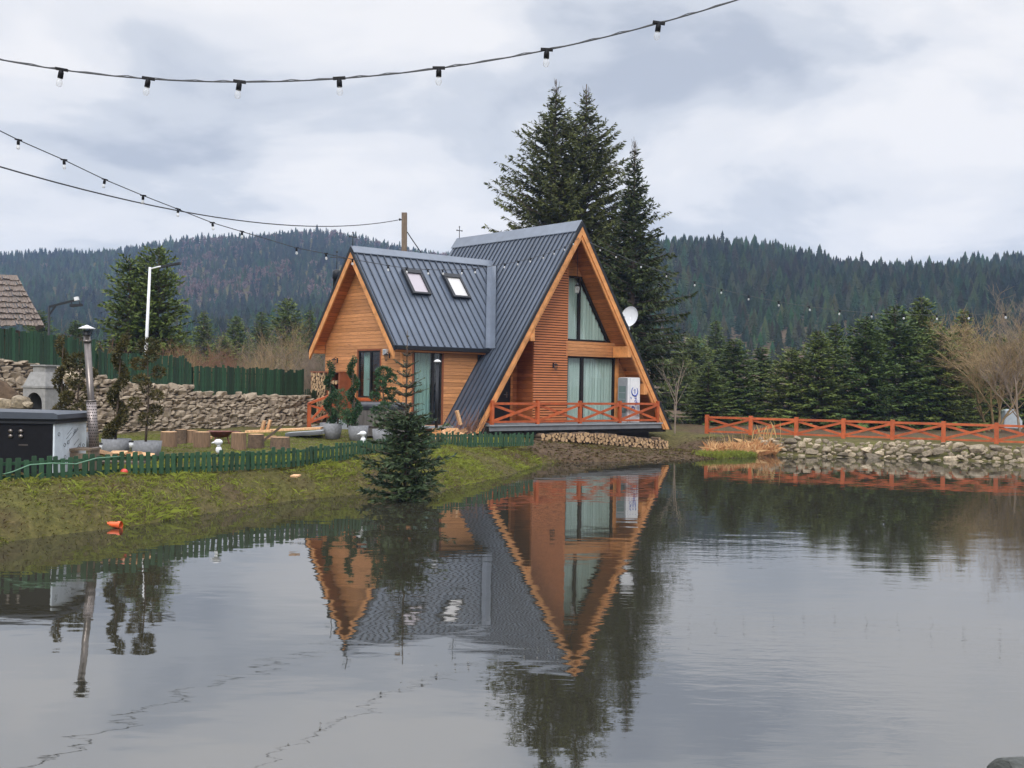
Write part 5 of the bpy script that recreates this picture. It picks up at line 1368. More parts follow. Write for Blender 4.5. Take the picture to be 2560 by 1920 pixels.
# steps with the orange rail at the wing corner
s0 = P(790, 1068, 42.3); z0 = gz1(s0.x, s0.y)
stp = thing('wooden_steps', 'grey wooden steps with an orange crossed handrail at the wing corner', 'steps', (s0.x, s0.y, z0), R(38))
m_ = MB()
for k in range(3): m_.box(.1 + .32 * k, .1 + .32 * (k + 1), -.75, .5, 0, .13 * (k + 1))
m_.build('treads', MT['deck'], stp)
m_ = MB(); m_.box(-.06, .06, .52, .62, -.05, 1.0); m_.box(1.0, 1.1, .52, .62, 0, 1.38); m_.build('rail_post', MT['stain'], stp)
m_ = MB(); m_.beam((-.04, .57, .98), (1.08, .57, 1.36), .1, .09); m_.beam((0, .57, .25), (1.05, .57, .62), .08, .08); m_.beam((.03, .55, .3), (1.0, .55, 1.3), .05, .08); m_.beam((.03, .59, .92), (1.0, .59, .66), .05, .08)
m_.build('handrail', MT['stain'], stp)
# stumps used as seats, bench plank, fire bowl, loose timber
SG = 'tree stump seats'
def stump(px, py, Yd, r, h, label, dark=False):
    b = P(px, py, Yd); z0 = gz1(b.x, b.y); root = thing('tree_stump', label, 'stump', (b.x, b.y, z0), 0, SG)
    g = random.Random(int(px)); n = 16; pr = [1 + g.uniform(-.06, .06) for _ in range(n)]
    m_ = MB(); V = []
    for zz, k in ((-.05, 1.06), (h * .5, 1.0), (h, .97)):
        for j in range(n): V.append((math.cos(2 * PI * j / n) * r * pr[j] * k, math.sin(2 * PI * j / n) * r * pr[j] * k, zz))
    m_.add(V, [(i * n + j, i * n + (j + 1) % n, (i + 1) * n + (j + 1) % n, (i + 1) * n + j) for i in range(2) for j in range(n)], 0)
    m_.build('bark' if dark else 'side', MT['logbark'] if dark else M('stump_side', (.2, .125, .075), .85, .35, 7, .4, (3, 3, .5)), root)
    m_ = MB(); m_.add([(math.cos(2 * PI * j / n) * r * pr[j] * .968, math.sin(2 * PI * j / n) * r * pr[j] * .968, h + .003) for j in range(n)], [tuple(range(n))]); m_.build('cut_top', MT['split'], root)
stump(421, 1121, 29.8, .215, .43, 'pale peeled stump right next to the grey pots')
stump(452, 1113, 31.6, .16, .40, 'dark barked stump behind the peeled one', True)
stump(505, 1121, 29.9, .21, .42, 'brown stump left of the fire bowl')
stump(478, 1115, 31.8, .17, .36, 'low stump between two taller ones')
stump(597, 1122, 29.8, .20, .43, 'pale stump right of the fire bowl')
stump(640, 1105, 31.0, .22, .36, 'dark rough stump behind the leaning branches', True)
stump(700, 1108, 30.8, .28, .34, 'wide low stump of dark bark at the end of the seats', True)
fbp = P(551, 1104, 32.2); fz0 = gz1(fbp.x, fbp.y); fbw = thing('fire_bowl', 'dark rusty red fire bowl on legs between the stumps', 'fire bowl', (fbp.x, fbp.y, fz0))
m_ = MB(); m_.lathe((0, 0, 0), [(.001, .16), (.22, .2), (.34, .34), (.36, .36), (.33, .36), (.2, .24), (.001, .2)], 24); m_.build('bowl', MT['rust'], fbw)
for k in range(3):
    a = k * 2.1; MB().beam((math.cos(a) * .2, math.sin(a) * .2, .2), (math.cos(a) * .26, math.sin(a) * .26, -.02), .03, .03).build('leg', MT['rust'], fbw)
def plank(px0, py0, px1, py1, Yd, w, t, label, mat='split', dY=0.0, group=None):
    a, b = P(px0, py0, Yd), P(px1, py1, Yd + dY); m_ = MB(); c = (a + b) / 2
    m_.beam(a - c, b - c, w, t); o = m_.build('plank', MT[mat], None); o.location = c
    return tag(o, label, 'plank', group)
plank(470, 1090, 528, 1094, 33.5, .3, .06, 'plank laid as a bench top left of the fire bowl')
plank(520, 1079, 600, 1081, 34.5, .3, .06, 'dark red-brown board behind the fire bowl', 'rust')
plank(616, 1079, 680, 1077, 34.0, .35, .07, 'long pale bench plank right of the fire bowl')
plank(672, 1076, 805, 1070, 36.0, .6, .06, 'wide pale boards laid on the ground toward the steps', 'split')
plank(640, 1098, 690, 1092, 33.0, .2, .08, 'short pale beam lying by the dark stumps')
plank(720, 1086, 810, 1080, 37.0, .9, .12, 'grey wooden platform before the steps', 'deck')
plank(653, 1080, 661, 1052, 34.0, .22, .07, 'slab of wood leaning upright against the stone wall', 'split')
plank(668, 1078, 676, 1050, 34.2, .2, .07, 'second upright slab leaning against the stone wall', 'split')
plank(650, 1108, 704, 1066, 32.4, .06, .06, 'thin dark branch leaning up from the ground beside the upright slabs', 'bark')
plank(622, 1100, 650, 1108, 32.0, .09, .09, 'short dark branch on the ground right of the pale stump', 'bark')
plank(725, 1075, 766, 1062, 36.5, .1, .06, 'dark pole leaning on the foot of the stone wall', 'bark')
for i in range(9):
    p = P(265 + 11 * i + g_.uniform(-4, 4), 1126 + g_.uniform(-4, 3), 24.0); p.z = gz1(p.x, p.y) + .22 + g_.uniform(0, .1)
    split_piece(p, .42, (g_.uniform(0, 6), g_.normal(0, .2), g_.uniform(-.6, .6)), 'reddish split log in the small pile before the grey pots', 'small wood pile by the pots', .7)
pb_ = P(300, 1134, 24.2); o = thing('log_cradle', 'low grey timber cradle under the small wood pile', 'cradle', (pb_.x, pb_.y, gz1(pb_.x, pb_.y)))
MB().box(-.5, .5, -.22, .22, .1, .15).build('shelf', MT['pole'], o)
for x in (-.45, .45): MB().box(x - .04, x + .04, -.2, .2, 0, .1).build('leg', MT['pole'], o)
# solar garden lamps, the little white lanterns by the pots
for px, py, Yd, lb in ((250, 1118, 25.0, 'small white garden lamp left of the two grey pots'), (328, 1112, 25.4, 'small white garden lamp between the two grey pots')):
    p = P(px, py, Yd); z0 = gz1(p.x, p.y); o = thing('garden_lamp', lb, 'lamp', (p.x, p.y, z0), 0, 'small white garden lamps'); hh = p.z - z0
    MB().tube([(0, 0, 0), (0, 0, hh - .06)], .012, 6).build('stake', MT['trim'], o)
    MB().lathe((0, 0, hh - .06), [(.001, 0), (.045, 0), (.05, .12), (.001, .12)], 12).build('body', MT['white'], o)
    MB().lathe((0, 0, hh + .062), [(.001, 0), (.06, 0), (.05, .03), (.001, .04)], 12).build('cap', MT['trim'], o)
# white bird figurines on the picket fence
for px, py, Yd, lb in ((547, 1108, 25.3, 'white bird-like garden figurine left, before the fire bowl'), (908, 1086, 30.0, 'white bird-like garden figurine right, before the middle grey pot')):
    p = P(px, py, Yd); z0 = gz1(p.x, p.y) + .35; o = thing('bird_figurine', lb, 'figurine', (p.x, p.y, p.z - .1), R(10), 'white garden figurines')
    m_ = MB(); m_.sphere((0, 0, -.05), .07, 14, 0, 1.0, .8, 1.25); m_.tube([(0, 0, .02), (.0, 0, .1)], [.04, .035], 10); m_.build('body', MT['white'], o)
    m_ = MB(); m_.sphere((-.01, 0, .125), .085, 16, 0, 1.15, .9, .8); m_.build('head', MT['white'], o)
    m_ = MB(); m_.tube([(-.09, 0, .12), (-.17, 0, .1)], [.028, .004], 8); m_.build('beak', MT['white'], o)
    m_ = MB(); m_.tube([(0, 0, -.12), (0, 0, z0 - .9 - (p.z - .1) + .45)], .01, 6); m_.build('stake', MT['trim'], o)
# bank clutter
def opipe():
    c = G(283, 1313, .05); o = thing('orange_pipe', 'broken orange plastic pipe lying at the water edge', 'pipe', (c.x, c.y, .06), R(-12))
    m_ = MB(); n = 12; r = .055; V = []
    for x, k in ((-.22, .2), (-.02, 1.0), (.1, 1.0)):
        for j in range(n + 1):
            a = -.4 + (2 * PI - .5) * j / n; V.append((x, math.cos(a) * r * (1 if k == 1 else 1), math.sin(a) * r * k + (.035 if k < 1 else 0)))
    q = n + 1
    m_.add(V, [(i * q + j, i * q + j + 1, (i + 1) * q + j + 1, (i + 1) * q + j) for i in range(2) for j in range(n)], 0, True)
    m_.build('tube', MT['orange'], o); m_ = MB(); m_.lathe((0, 0, 0), [(.001, 0)], 3) if False else None
    m_.tube([(.1, 0, 0), (.16, 0, 0)], r * 1.25, 14, 0, False); m_.build('socket_end', MT['orange'], o)
opipe()
b = P(310, 1192, 22.6); o = MB().sphere((0, 0, 0), .075, 14, 0, 1, 1, .9).build('ball', MT['red']); o.location = (b.x, b.y, gz1(b.x, b.y) + .05); tag(o, 'small red ball lying below the picket fence', 'ball')
for (a, b_, lb) in (((125, 1199), (172, 1192), 'short pale board lying under the left end of the picket fence'), ((352, 1187), (368, 1181), 'small pale board end under the picket fence'), ((734, 1200), (744, 1196), 'pale wood chip on the grassy bank')):
    p, q = P(*a, 20.4 if a[0] < 300 else 23), P(*b_, 20.6 if a[0] < 300 else 23); p = G(*a, .72); q = G(*b_, .74); m_ = MB(); c = (p + q) / 2; m_.beam(p - c, q - c, .16, .03); o = m_.build('board', MT['split']); o.location = c + Vector((0, 0, .07)); tag(o, lb, 'board')

# ------------------------------------------------------------------ lamps and posts
lp = P(365, 880, 50.0); top = P(375, 668, 50.0)
sl = thing('street_lamp', 'white street lamp pole with a dark flat head, behind the green fence', 'street lamp', (lp.x, lp.y, 1.6))
rel = lambda v: Vector((v.x - lp.x, v.y - lp.y, v.z - 1.6))
m_ = MB(); m_.tube([(0, 0, 0), rel(lp), rel(top)], [.085, .075, .055], 10); m_.build('pole', MT['white'], sl)
m_ = MB(); m_.tube([rel(P(374, 673, 50)), rel(P(392, 668, 50)), rel(P(412, 664, 50))], .035, 8); m_.build('arm', MT['white'], sl)
m_ = MB(); a, b = rel(P(404, 667, 50)), rel(P(451, 658, 50)); m_.beam(a, b, .22, .09); m_.build('lamp_head', MT['trim'], sl)
pp = P(123, 830, 44.0); kl = thing('lantern_post', 'thin black post with a slanting arm and small lantern, behind the high fence', 'lamp post', (pp.x, pp.y, 1.8))
rel = lambda v: Vector((v.x - pp.x, v.y - pp.y, v.z - 1.8))
m_ = MB(); m_.tube([(0, 0, 0), rel(P(123, 767, 44))], .045, 8); m_.build('post', MT['trim'], kl)
m_ = MB(); m_.beam(rel(P(122.5, 767, 44)), rel(P(190, 750, 44)), .07, .08); m_.beam(rel(P(124, 786, 44)), rel(P(139, 764, 44)), .05, .06); m_.build('arm', MT['trim'], kl)
m_ = MB(); m_.beam(rel(P(187, 748, 44)), rel(P(196, 746, 44)), .16, .14); m_.build('sensor', MT['white'], kl)
m_ = MB(); m_.beam(rel(P(177, 764, 44)), rel(P(204, 762, 44)), .26, .09); m_.tube([rel(P(178, 752, 44)), rel(P(180, 763, 44))], .02, 6); m_.tube([rel(P(197, 750, 44)), rel(P(201, 762, 44))], .02, 6); m_.build('lamp_head', MT['trim'], kl)
up = P(1010.5, 960, 63.0); ut = P(1011, 532, 63.0); ul = thing('utility_pole', 'weathered square wooden utility pole rising behind the wing roof', 'pole', (up.x, up.y, 1.0))
m_ = MB(); m_.beam((0, 0, 0), (ut.x - up.x, 0, ut.z - 1.0), .29, .29, (0, 1, 0)); m_.build('post', MT['pole'], ul)
m_ = MB(); m_.tube([(-.15, -.1, ut.z - 1.45), (-.34, -.14, ut.z - 1.4)], .03, 6); m_.sphere((-.38, -.14, ut.z - 1.4), .07, 10); m_.build('insulator', MT['trim'], ul)
# power cable and stay
c0 = P(-30, 408, 30.0); c1 = P(995, 550, 62.8)
def sag(a, b, s, n=24): return [a.lerp(b, k / n) - Vector((0, 0, s * 4 * (k / n) * (1 - k / n))) for k in range(n + 1)]
def cable_obj(name, pts, r, label, cat):
    c = pts[0].copy(); o = MB().tube([p - c for p in pts], r, 5, 0, False).build(name, MT['cable']); o.location = c; return tag(o, label, cat)
cable_obj('power_cable', sag(c0, c1, .9), .022, 'plain dark power cable running from the left to the wooden pole', 'cable')
cable_obj('stay_cable', sag(P(1018, 580, 63.2), P(1075, 660, 66), .05, 6), .03, 'dark stay cable sloping down right of the wooden pole', 'cable')
# wall lanterns, hanging lamp, dish, fridge
def wall_lantern(s, t, z, face, label):
    """face : outward unit direction in the house frame"""
    w_ = HW(s, t, z); o = thing('wall_lantern', label, 'lantern', tuple(w_), HA + face, 'black wall lanterns')
    m_ = MB(); m_.box(-.04, .04, -.02, 0, -.1, .1); m_.tube([(0, -.01, .06), (0, -.1, .14), (0, -.17, .08)], .012, 6); m_.build('bracket', MT['trim'], o)
    m_ = MB(); m_.lathe((0, -.17, 0), [(.001, .09), (.115, .03), (.1, .02), (.001, .025)], 12); m_.lathe((0, -.17, 0), [(.001, -.2), (.05, -.19), (.05, -.17), (.001, -.17)], 10)
    for k in range(4):
        a = PI / 4 + k * PI / 2; m_.beam((math.cos(a) * .075, -.17 + math.sin(a) * .075, .02), (math.cos(a) * .045, -.17 + math.sin(a) * .045, -.18), .01, .01)
    m_.build('cage', MT['trim'], o)
    MB().lathe((0, -.17, 0), [(.04, -.165), (.062, .015)], 10).build('glass', MT['glass'], o)
wall_lantern(WS, 6.62, 3.62, -PI / 2, 'black wall lantern above the firewood rack on the wing gable')
wall_lantern(WS, 2.72, 3.78, -PI / 2, 'black wall lantern right of the wing gable window')
wall_lantern(-.72, .775, 3.55, 0, 'black wall lantern on the slatted cladding')
wall_lantern(3.75, 1.09, 3.62, 0, 'black wall lantern above the drinks fridge')
bxp = HW(WS, 2.95, 3.92); o = thing('meter_box', 'small white box on the wing gable above its right lantern', 'box', tuple(bxp), HA - PI / 2); MB().box(-.12, .12, -.1, 0, -.1, .12).build('case', MT['white'], o); MB().box(-.1, .1, -.106, -.1, -.08, .1).build('lid', MT['greyplas'], o)
hl = HW(.32, .5, 0); o = thing('pendant_lamp', 'small glass pendant lamp hanging on a long cord under the main gable peak', 'lamp', (hl.x, hl.y, 6.72), HA)
MB().tube([(0, 0, .36), (-.25 * 0, 0, 2.0)], .012, 5).build('cord', MT['cable'], o)
MB().lathe((0, 0, 0), [(.03, .36), (.05, .3), (.11, .2), (.1, .2), (.001, .3)], 14).build('shade', MT['trim'], o)
MB().lathe((0, 0, 0), [(.001, -.1), (.07, -.08), (.105, .05), (.1, .2)], 14).build('glass', MT['bulb'], o)
MB().lathe((0, 0, 0), [(.001, -.11), (.085, -.1), (.085, -.085), (.001, -.085)], 14).build('base', MT['trim'], o)
ds = HW(3.34, .35, 0); dz0 = 4.62; o = thing('satellite_dish', 'white satellite dish on the right roof slope', 'satellite dish', (ds.x, ds.y, dz0))
dc = P(1574, 791, ds.y) - Vector((ds.x, ds.y, dz0)); dd = Vector((-.62, -.75, .22)).normalized()
a = dd.cross(Vector((0, 0, 1))).normalized(); bq_ = a.cross(dd).normalized()
m_ = MB(); V = []; n = 28
for r, dpt in ((.001, -.085), (.15, -.075), (.3, -.045), (.43, 0), (.435, .012), (.43, .0)):
    for j in range(n):
        t = 2 * PI * j / n; V.append(dc + a * math.cos(t) * r + bq_ * math.sin(t) * r * 1.06 + dd * dpt)
m_.add(V, [(i * n + j, i * n + (j + 1) % n, (i + 1) * n + (j + 1) % n, (i + 1) * n + j) for i in range(5) for j in range(n)], 0, True); m_.build('reflector', MT['white'], o)
m_ = MB(); m_.tube([Vector((0, 0, -.2)), Vector((dc.x * .9, dc.y * .9, dc.z - .5)), dc - dd * .1], .026, 8); m_.box(-.09, .09, -.06, .06, -.12, .08); m_.build('mast', MT['white'], o)
m_ = MB(); m_.tube([dc - bq_ * .44, dc + dd * .42 - bq_ * .18], .014, 6); m_.sphere(dc + dd * .42 - bq_ * .15, .05, 8); m_.build('feed_arm', MT['greyplas'], o)
# drinks fridge
fs0, fs1, ft0, ft1, fz0, fz1 = 2.98, 3.74, .02, .56, 1.155, 3.12
c_ = HW(fs0, ft0, fz0); fr_ = thing('drinks_fridge', 'white drinks fridge with blue script lettering on its side, on the terrace', 'fridge', tuple(c_), HA)
W_, D_, H_ = fs1 - fs0, ft1 - ft0, fz1 - fz0
m_ = MB(); rr = .07
prof = [(0, 0), (W_, 0), (W_, H_ - rr)] + [(W_ - rr + rr * math.cos(t), H_ - rr + rr * math.sin(t)) for t in np.linspace(.3, PI / 2, 4)] + [(.12, H_), (.0, H_ - .02)]
m_.prism([(x, 0, z) for x, z in prof][::-1], (0, D_, 0)); m_.build('cabinet', MT['white'], fr_)
m_ = MB(); m_.box(-.06, -.002, .0, D_, .25, H_ - .03)
for (y0, y1, z0_, z1_) in (): pass
dr = m_.build('door', MT['greyplas'], fr_)
m_ = MB(); m_.box(-.066, -.0605, .06, D_ - .06, .42, H_ - .38); m_.build('pane', M('fridge_glass', (.16, .22, .22), .1, .1, 3), dr)
m_ = MB()
for zz in (.7, 1.0, 1.28): m_.box(-.07, -.0665, .08, D_ - .08, zz, zz + .025)
m_.build('shelf', MT['greyplas'], dr)
m_ = MB(); m_.box(.13, .145, -.004, 0, 0.02, H_ - .02); m_.build('seam', MT['greyplas'], fr_)
def text_mesh(body, size, shear, name, mat, parent, mtx):
    cu = bpy.data.curves.new(name, 'FONT'); cu.body = body; cu.size = size; cu.shear = shear; cu.extrude = .002; cu.offset = size * .012; cu.align_x = 'LEFT'
    t_ = bpy.data.objects.new('tmp', cu); COL.objects.link(t_); dg = bpy.context.evaluated_depsgraph_get()
    me = bpy.data.meshes.new_from_object(t_.evaluated_get(dg)); bpy.data.objects.remove(t_); bpy.data.curves.remove(cu)
    me.transform(mtx); me.materials.clear(); me.materials.append(mat)
    return link_mesh(name, me, parent)
# text runs upward on the side: local x -> up, local y -> left
rot = Matrix(((0, -1, 0, 0), (0, 0, -1, 0), (1, 0, 0, 0), (0, 0, 0, 1)))
def at_side(s, z): return Matrix.Translation((s, -.004, z)) @ rot
text_mesh('P', .50, .25, 'lettering', MT['blue'], fr_, at_side(.6, .40))
text_mesh('epsi', .27, .25, 'lettering', MT['blue'], fr_, at_side(.56, .72))
m_ = MB(); cc = Vector((.43, -.004, 1.36)); rC = .19
arc = [cc + Vector((-math.sin(t) * rC, 0, math.cos(t) * rC * 1.05)) for t in np.linspace(.55, 2 * PI - .75, 22)]
m_.tube(arc, [.012 + .02 * math.sin(PI * k / 21) for k in range(22)], 6); m_.build('lettering', MT['blue'], fr_)
text_mesh('ola', .17, .25, 'lettering', MT['blue'], fr_, at_side(.48, 1.25))
m_ = MB(); m_.tube([(.60, -.004, .30), (.68, -.004, .42), (.66, -.004, .62), (.645, -.004, 1.0)], [.006, .016, .014, .006], 6); m_.tube([(.22, -.004, 1.02), (.2, -.004, 1.12)], [.018, .02], 6); m_.build('lettering', MT['blue'], fr_)

# ------------------------------------------------------------------ shingle-roofed barn at the left edge
bn = thing('barn', 'old barn with a weathered wooden shingle roof behind the high green fence', 'barn', (0, 0, 0))
e0, e1, r0, r1 = P(-150, 815, 45.6), P(113, 817, 45.6), P(-150, 682, 47.6), P(43, 689, 47.6)
m_ = MB(); g = random.Random(6); NRW = 9
for k in range(NRW):
    f0, f1 = k / NRW, (k + 1.25) / NRW
    a0, a1 = e0.lerp(r0, f0), e1.lerp(r1, f0); b0_, b1_ = e0.lerp(r0, min(f1, 1)), e1.lerp(r1, min(f1, 1)); n = 34
    for i in range(n):
        u0, u1 = i / n + g.uniform(-.002, .004), (i + .93) / n
        j = g.uniform(-.06, .05); L_ = Vector((0, -.07 - g.uniform(0, .03), .07)); sk = Vector((0, 0, j))
        p_ = [a0.lerp(a1, u0) + L_ + sk, a0.lerp(a1, u1) + L_ + sk * .6, b0_.lerp(b1_, u1) + Vector((0, 0, .02)), b0_.lerp(b1_, u0) + Vector((0, 0, .02))]
        m_.prism(p_, (0, .03, -.03))
# right hip
hb_ = e1 + Vector((-1.75, 3.4, 0)); rb_ = r1 + Vector((-.25, .5, 0))
for k in range(NRW):
    f0, f1 = k / NRW, (k + 1.2) / NRW; a0, a1 = e1.lerp(r1, f0), hb_.lerp(rb_, f0)
    b0_, b1_ = e1.lerp(r1, min(1, f1)), hb_.lerp(rb_, min(1, f1))
    m_.prism([a0, a1, b1_, b0_], (-.05, 0, -.02))
m_.build('roof', MT['shingle'], bn)
m_ = MB(); m_.box(e0.x, e1.x - 2.3, 46.3, 48.5, 1.6, e1.z - .05); m_.build('wall', MT['pole'], bn)

# white tarp-covered stack seen behind the fence at right
tp = P(2530, 1060, 64.0); o = thing('covered_stack', 'white tarp-covered stack behind the orange fence at far right', 'stack', (tp.x, tp.y, gz1(tp.x, tp.y)))
m_ = MB(); m_.prism([(-.75, 0, 0), (.95, 0, 0), (.95, 0, .55), (.15, 0, 1.35), (-.6, 0, 1.25)][::-1], (0, 1.4, 0)); o.scale = (.62, .62, .8); m_.build('tarp', M('white_tarp', (.6, .67, .72), .5, .12, 4, .5, bdist=.06), o)

# ------------------------------------------------------------------ bulb strings
def bulb_proto(scale=1.0):
    s = MB(); s.lathe((0, 0, 0), [(.001, 0), (.012, 0), (.02, -.02), (.02, -.062), (.001, -.062)], 10); s.box(-.045, .045, -.012, .012, -.006, .012)
    b = MB(); b.lathe((0, 0, 0), [(.014, -.063), (.017, -.075), (.0235, -.092), (.0235, -.105), (.015, -.122), (.001, -.127)], 12)
    return s, b
_s, _b = bulb_proto(); _so = _s.build('socket', MT['black']); SOCK = _so.data; bpy.data.objects.remove(_so); _bo = _b.build('bulb', MT['bulb']); BULB = _bo.data; bpy.data.objects.remove(_bo); BULB_FAR = BULB.copy(); BULB_FAR.materials[0] = MT['bulbfar']
def string(name, label, pts, bulbs, r, bscale=1.0, twin=False):
    c = pts[0].copy(); root = thing(name, label, 'string lights', tuple(c), 0, 'bulb strings over the pond')
    m_ = MB(); m_.tube([p - c for p in pts], r, 5, 0, False)
    if twin: m_.tube([p - c + Vector((0, .02, .018 * math.sin(i * 1.3) ** 2 + .004)) for i, p in enumerate(pts)], r * .6, 4, 0, False)
    m_.build('cable', MT['cable2'] if 'to the right' in label else MT['cable'], root)
    for p, ang in bulbs:
        s = link_mesh('socket', SOCK, root); s.location = p - c; s.rotation_euler = (rng.normal(0, .1), rng.normal(0, .12), ang); s.scale = (bscale,) * 3
        b = link_mesh('bulb', BULB if twin else BULB_FAR, s)
    return root
def smooth_path(px_pts, Ys, n):
    xs_ = np.array([p[0] for p in px_pts], float); ys_ = np.array([p[1] for p in px_pts], float)
    co = np.polyfit((xs_ - xs_.mean()) / xs_.std(), ys_, min(4, len(xs_) - 1))
    q = np.linspace(xs_[0], xs_[-1], n); yy = np.polyval(co, (q - xs_.mean()) / xs_.std())
    return [P(x, y, Ys(x)) for x, y in zip(q, yy)], (lambda x: float(np.polyval(co, (x - xs_.mean()) / xs_.std())))
np1 = [(-60, 138), (0, 148), (154, 174), (371, 197), (599, 206), (848, 197), (1097, 171), (1367, 123), (1647, 60), (1850, -2), (1960, -40)]
pts1, f1y = smooth_path(np1, lambda x: 11.0, 60)
string('string_lights', 'nearest black cable with seven large clear bulbs across the top of the picture', pts1, [(P(x, f1y(x), 11.0), 0) for x in (154, 371, 599, 848, 1097, 1367, 1647)], .0075, 1.35, True)
# second string : from the left foreground to the peak of the main gable
Aw = Vector((-8.25, 18.0)); Bw = Vector((HX - .1, HY - .25))
px2 = [(-40, 310), (0, 327), (46, 350), (160, 400), (262, 449), (358, 489), (445, 523), (531, 557), (605, 579), (679, 601), (741, 620), (815, 634), (881, 648), (970, 664), (1016, 670), (1070, 674), (1106, 675), (1155, 674), (1188, 672), (1262, 660), (1295, 653), (1327, 646), (1359, 637), (1386, 627), (1412, 617), (1434, 603), (1450, 594)]
def depth2(px, py):
    a, b = ray(px, py); d = Bw - Aw; k = (Aw.x - a * Aw.y) / (a * d.y - d.x); return Aw.y + k * d.y
xs2 = np.array([p[0] for p in px2]); ys2 = np.array([p[1] for p in px2])
pts2 = [P(x, np.interp(x, xs2, ys2), depth2(x, np.interp(x, xs2, ys2))) for x in np.linspace(-40, 1450, 80)]
b2 = [p for p in px2 if p[0] > 20 and p[0] not in (1450, 679)]
string('string_lights', 'long bulb string sagging from the left over the wing roof to the main gable peak', pts2, [(P(x, y, depth2(x, y)), .9) for x, y in b2], .009, 1.25)
px3 = [(1470, 603), (1500, 618), (1540, 637), (1603, 661), (1667, 683), (1737, 700), (1804, 725), (1873, 741), (1947, 755), (2022, 767), (2100, 776), (2178, 782), (2260, 786), (2342, 787), (2425, 787), (2513, 784), (2620, 776)]
dep3 = lambda x: float(np.interp(x, [1470, 2620], [46.2, 33.5]))
pts3, f3y = smooth_path(px3, dep3, 60)
string('string_lights', 'bulb string running from the main gable peak to the right, before the hillside', pts3, [(P(x, f3y(x), dep3(x)), -.3) for x, _ in px3[1:-1]], .009, 1.35)
# ------------------------------------------------------------------ grass, reeds, litter
def blades(name, x, y, L, W, lean, tint, label, mat, seed, z=None):
    g = np.random.default_rng(seed); n = len(x); z = gz(x, y) - .01 if z is None else z
    a = g.uniform(0, 2 * PI, n); d = np.stack([np.cos(a) * lean, np.sin(a) * lean, np.ones(n)], 1); d = norm(d)
    s = np.stack([-np.sin(a + g.normal(0, .5, n)), np.cos(a), np.zeros(n)], 1) * W[:, None]
    p = np.stack([x, y, z], 1); mid = p + d * (L * .55)[:, None]; tip = p + d * L[:, None] * .85 + np.stack([np.cos(a) * lean, np.sin(a) * lean, -.35 * lean], 1) * (L * .4)[:, None]
    V = np.stack([p - s, p + s, mid + s * .7, tip, mid - s * .7], 1).reshape(-1, 3)
    F = np.arange(5 * n).reshape(n, 5)
    o = np_mesh(name, V, F, MT[mat], attr={'tint': np.repeat(np.clip(tint, 0, 1), 5)})
    return tag(o, label, 'grass', kind='stuff')
g = np.random.default_rng(99)
x = g.uniform(-13, 8, 420000); y = g.uniform(15, 47, 420000)
d = poly_sd(x, y, pond); k = (d > -.03) & (d < 3.0) & (np.abs(x / y) < .56); x, y, d = x[k], y[k], d[k]
s_ = soil_at(x, y); pat = np.sin(x * 1.1 + y * .7) * .8 + np.sin(x * 1.1 - y * 2.3 + 2) * .8 + np.sin(7.3 * x + 4.1 * y) * .6 + np.sin(13.1 * x - 9.3 * y) * .55 + np.sin(21 * x + 17 * y + 3 * np.sin(2 * x)) * .5
k = g.random(len(x)) < np.clip(1.15 - 1.0 * s_ + .12 * pat, .02, 1) * np.where(d > 2.0, .75, 1.0); x, y, d, pat, s_ = x[k], y[k], d[k], pat[k], s_[k]
n = len(x); print('blades', n)
tint = .6 + .24 * pat + g.normal(0, .2, n) - 1.1 * np.clip(s_ - .3, 0, 1) + np.where((x > -7.2) & (x < -5.6) & (d < 2), .2, 0)
blades('bank_grass', x, y, g.uniform(.04, .14, n) * (1 + .45 * np.clip(pat, -1, 1.5)) * np.where(g.random(n) < .03, 1.5, 1), g.uniform(.004, .009, n), g.uniform(.4, 1.7, n), tint, 'mossy yellow-green and brown grass on the sloping bank', 'grass', 1)
# yard lawn, short
x = g.uniform(-13, 1, 120000); y = g.uniform(20, 45, 120000); d = poly_sd(x, y, pond); lx = (x - WALL_A.x) * wnrm.x + (y - WALL_A.y) * wnrm.y
ht = -(x - HX) * HS + (y - HY) * HC
k = (d > 3.0) & (lx < -.2) & (np.abs(x / y) < .52) & (ht < 1.6); x, y = x[k], y[k]; n = len(x)
blades('lawn', x, y, g.uniform(.03, .07, n), g.uniform(.004, .008, n), g.uniform(.2, 1.0, n), .75 + g.normal(0, .2, n), 'short pale green lawn behind the picket fence', 'grass', 2)
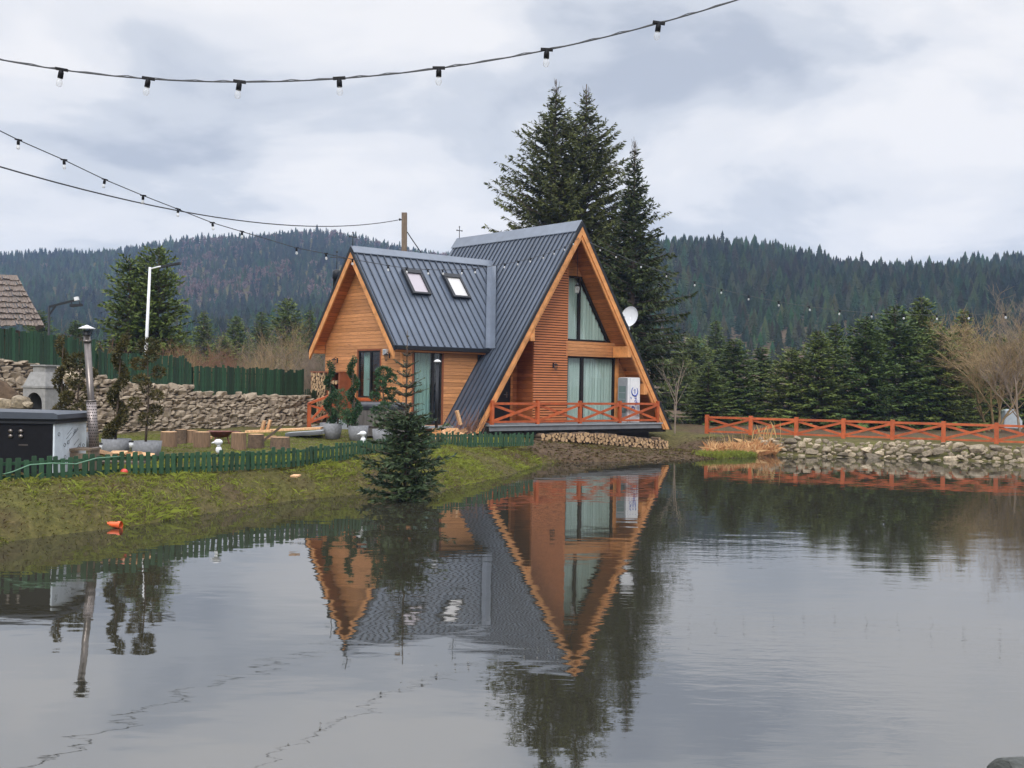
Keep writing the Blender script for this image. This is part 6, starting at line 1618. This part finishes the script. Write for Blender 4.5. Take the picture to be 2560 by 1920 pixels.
# dead leaves and twigs on the earth slope below the terrace
x = g.uniform(0, 11, 26000); y = g.uniform(38.5, 50, 26000); d = poly_sd(x, y, pond)
k = (d > .0) & (d < 8) & (soil_at(x, y) > .5); x, y = x[k], y[k]; n = len(x)
blades('leaf_litter', x, y, g.uniform(.05, .16, n), g.uniform(.006, .02, n), g.uniform(1.2, 4, n), g.uniform(-.2, .35, n), 'brown leaf litter and roots on the bare earth below the terrace', 'grass', 3)
# grass tufts by the water right of the wood stack
for (cx, cy, r, nn) in ((7.9, 43.4, .5, 900), (9.2, 44.2, .9, 2600)):
    x = g.normal(cx, r * .6, nn); y = g.normal(cy, r * .35, nn); k = poly_sd(x, y, pond) > -.05; x, y = x[k], y[k]; n = len(x)
    blades('green_tuft', x, y, g.uniform(.12, .34, n), g.uniform(.006, .012, n), g.uniform(.1, .8, n), g.uniform(.6, 1, n), 'fresh green grass tuft at the water between wood stack and reeds' if r < .6 else 'green grass fringe at the foot of the dry reeds', 'grass', 4)
rc = P(1815, 1110, 46.5)
x = g.uniform(8.0, 10.9, 3400); y = 45.3 + (x - 8) * .42 + g.normal(0, .45, 3400); k = poly_sd(x, y, pond) > -.1; x, y = x[k], y[k]; n = len(x)
o = blades('reed_bed', x, y, g.uniform(.25, .75, n), g.uniform(.006, .014, n), g.uniform(.1, 1.3, n), g.random(n), 'dry golden reeds and dead grass before the left end of the orange fence', 'reed', 5)
# tall dry stalks
x = g.uniform(8.2, 11.6, 60); y = 46.3 + (x - 8) * .45 + g.normal(0, .3, 60); n = 60
blades('tall_reeds', x, y, g.uniform(.7, 1.35, n), g.uniform(.006, .01, n), g.uniform(.05, .35, n), g.uniform(.4, 1, n), 'a few tall dry reed stalks standing before the orange fence', 'reed', 6)
# single pale stones scattered over the bank
for i, (px, py) in enumerate(((262, 1290), (635, 1246), (735, 1197), (905, 1205), (25, 1318), (1200, 1150), (1278, 1135), (1340, 1120), (1345, 1126), (1262, 1178), (1352, 1153), (985, 1188), (1185, 1140))):
    p = G(px, py, .3)
    for _ in range(6): p = G(px, py, max(.02, gz1(p.x, p.y)))
    o = link_mesh('stone', rock_me[i % 12]); r = g.uniform(.035, .07); o.location = (p.x, p.y, gz1(p.x, p.y) + r * .3); o.scale = (r * 1.3, r, r * .7); tag(o, 'small pale stone lying on the grassy bank', 'stone', 'small pale stones on the bank')
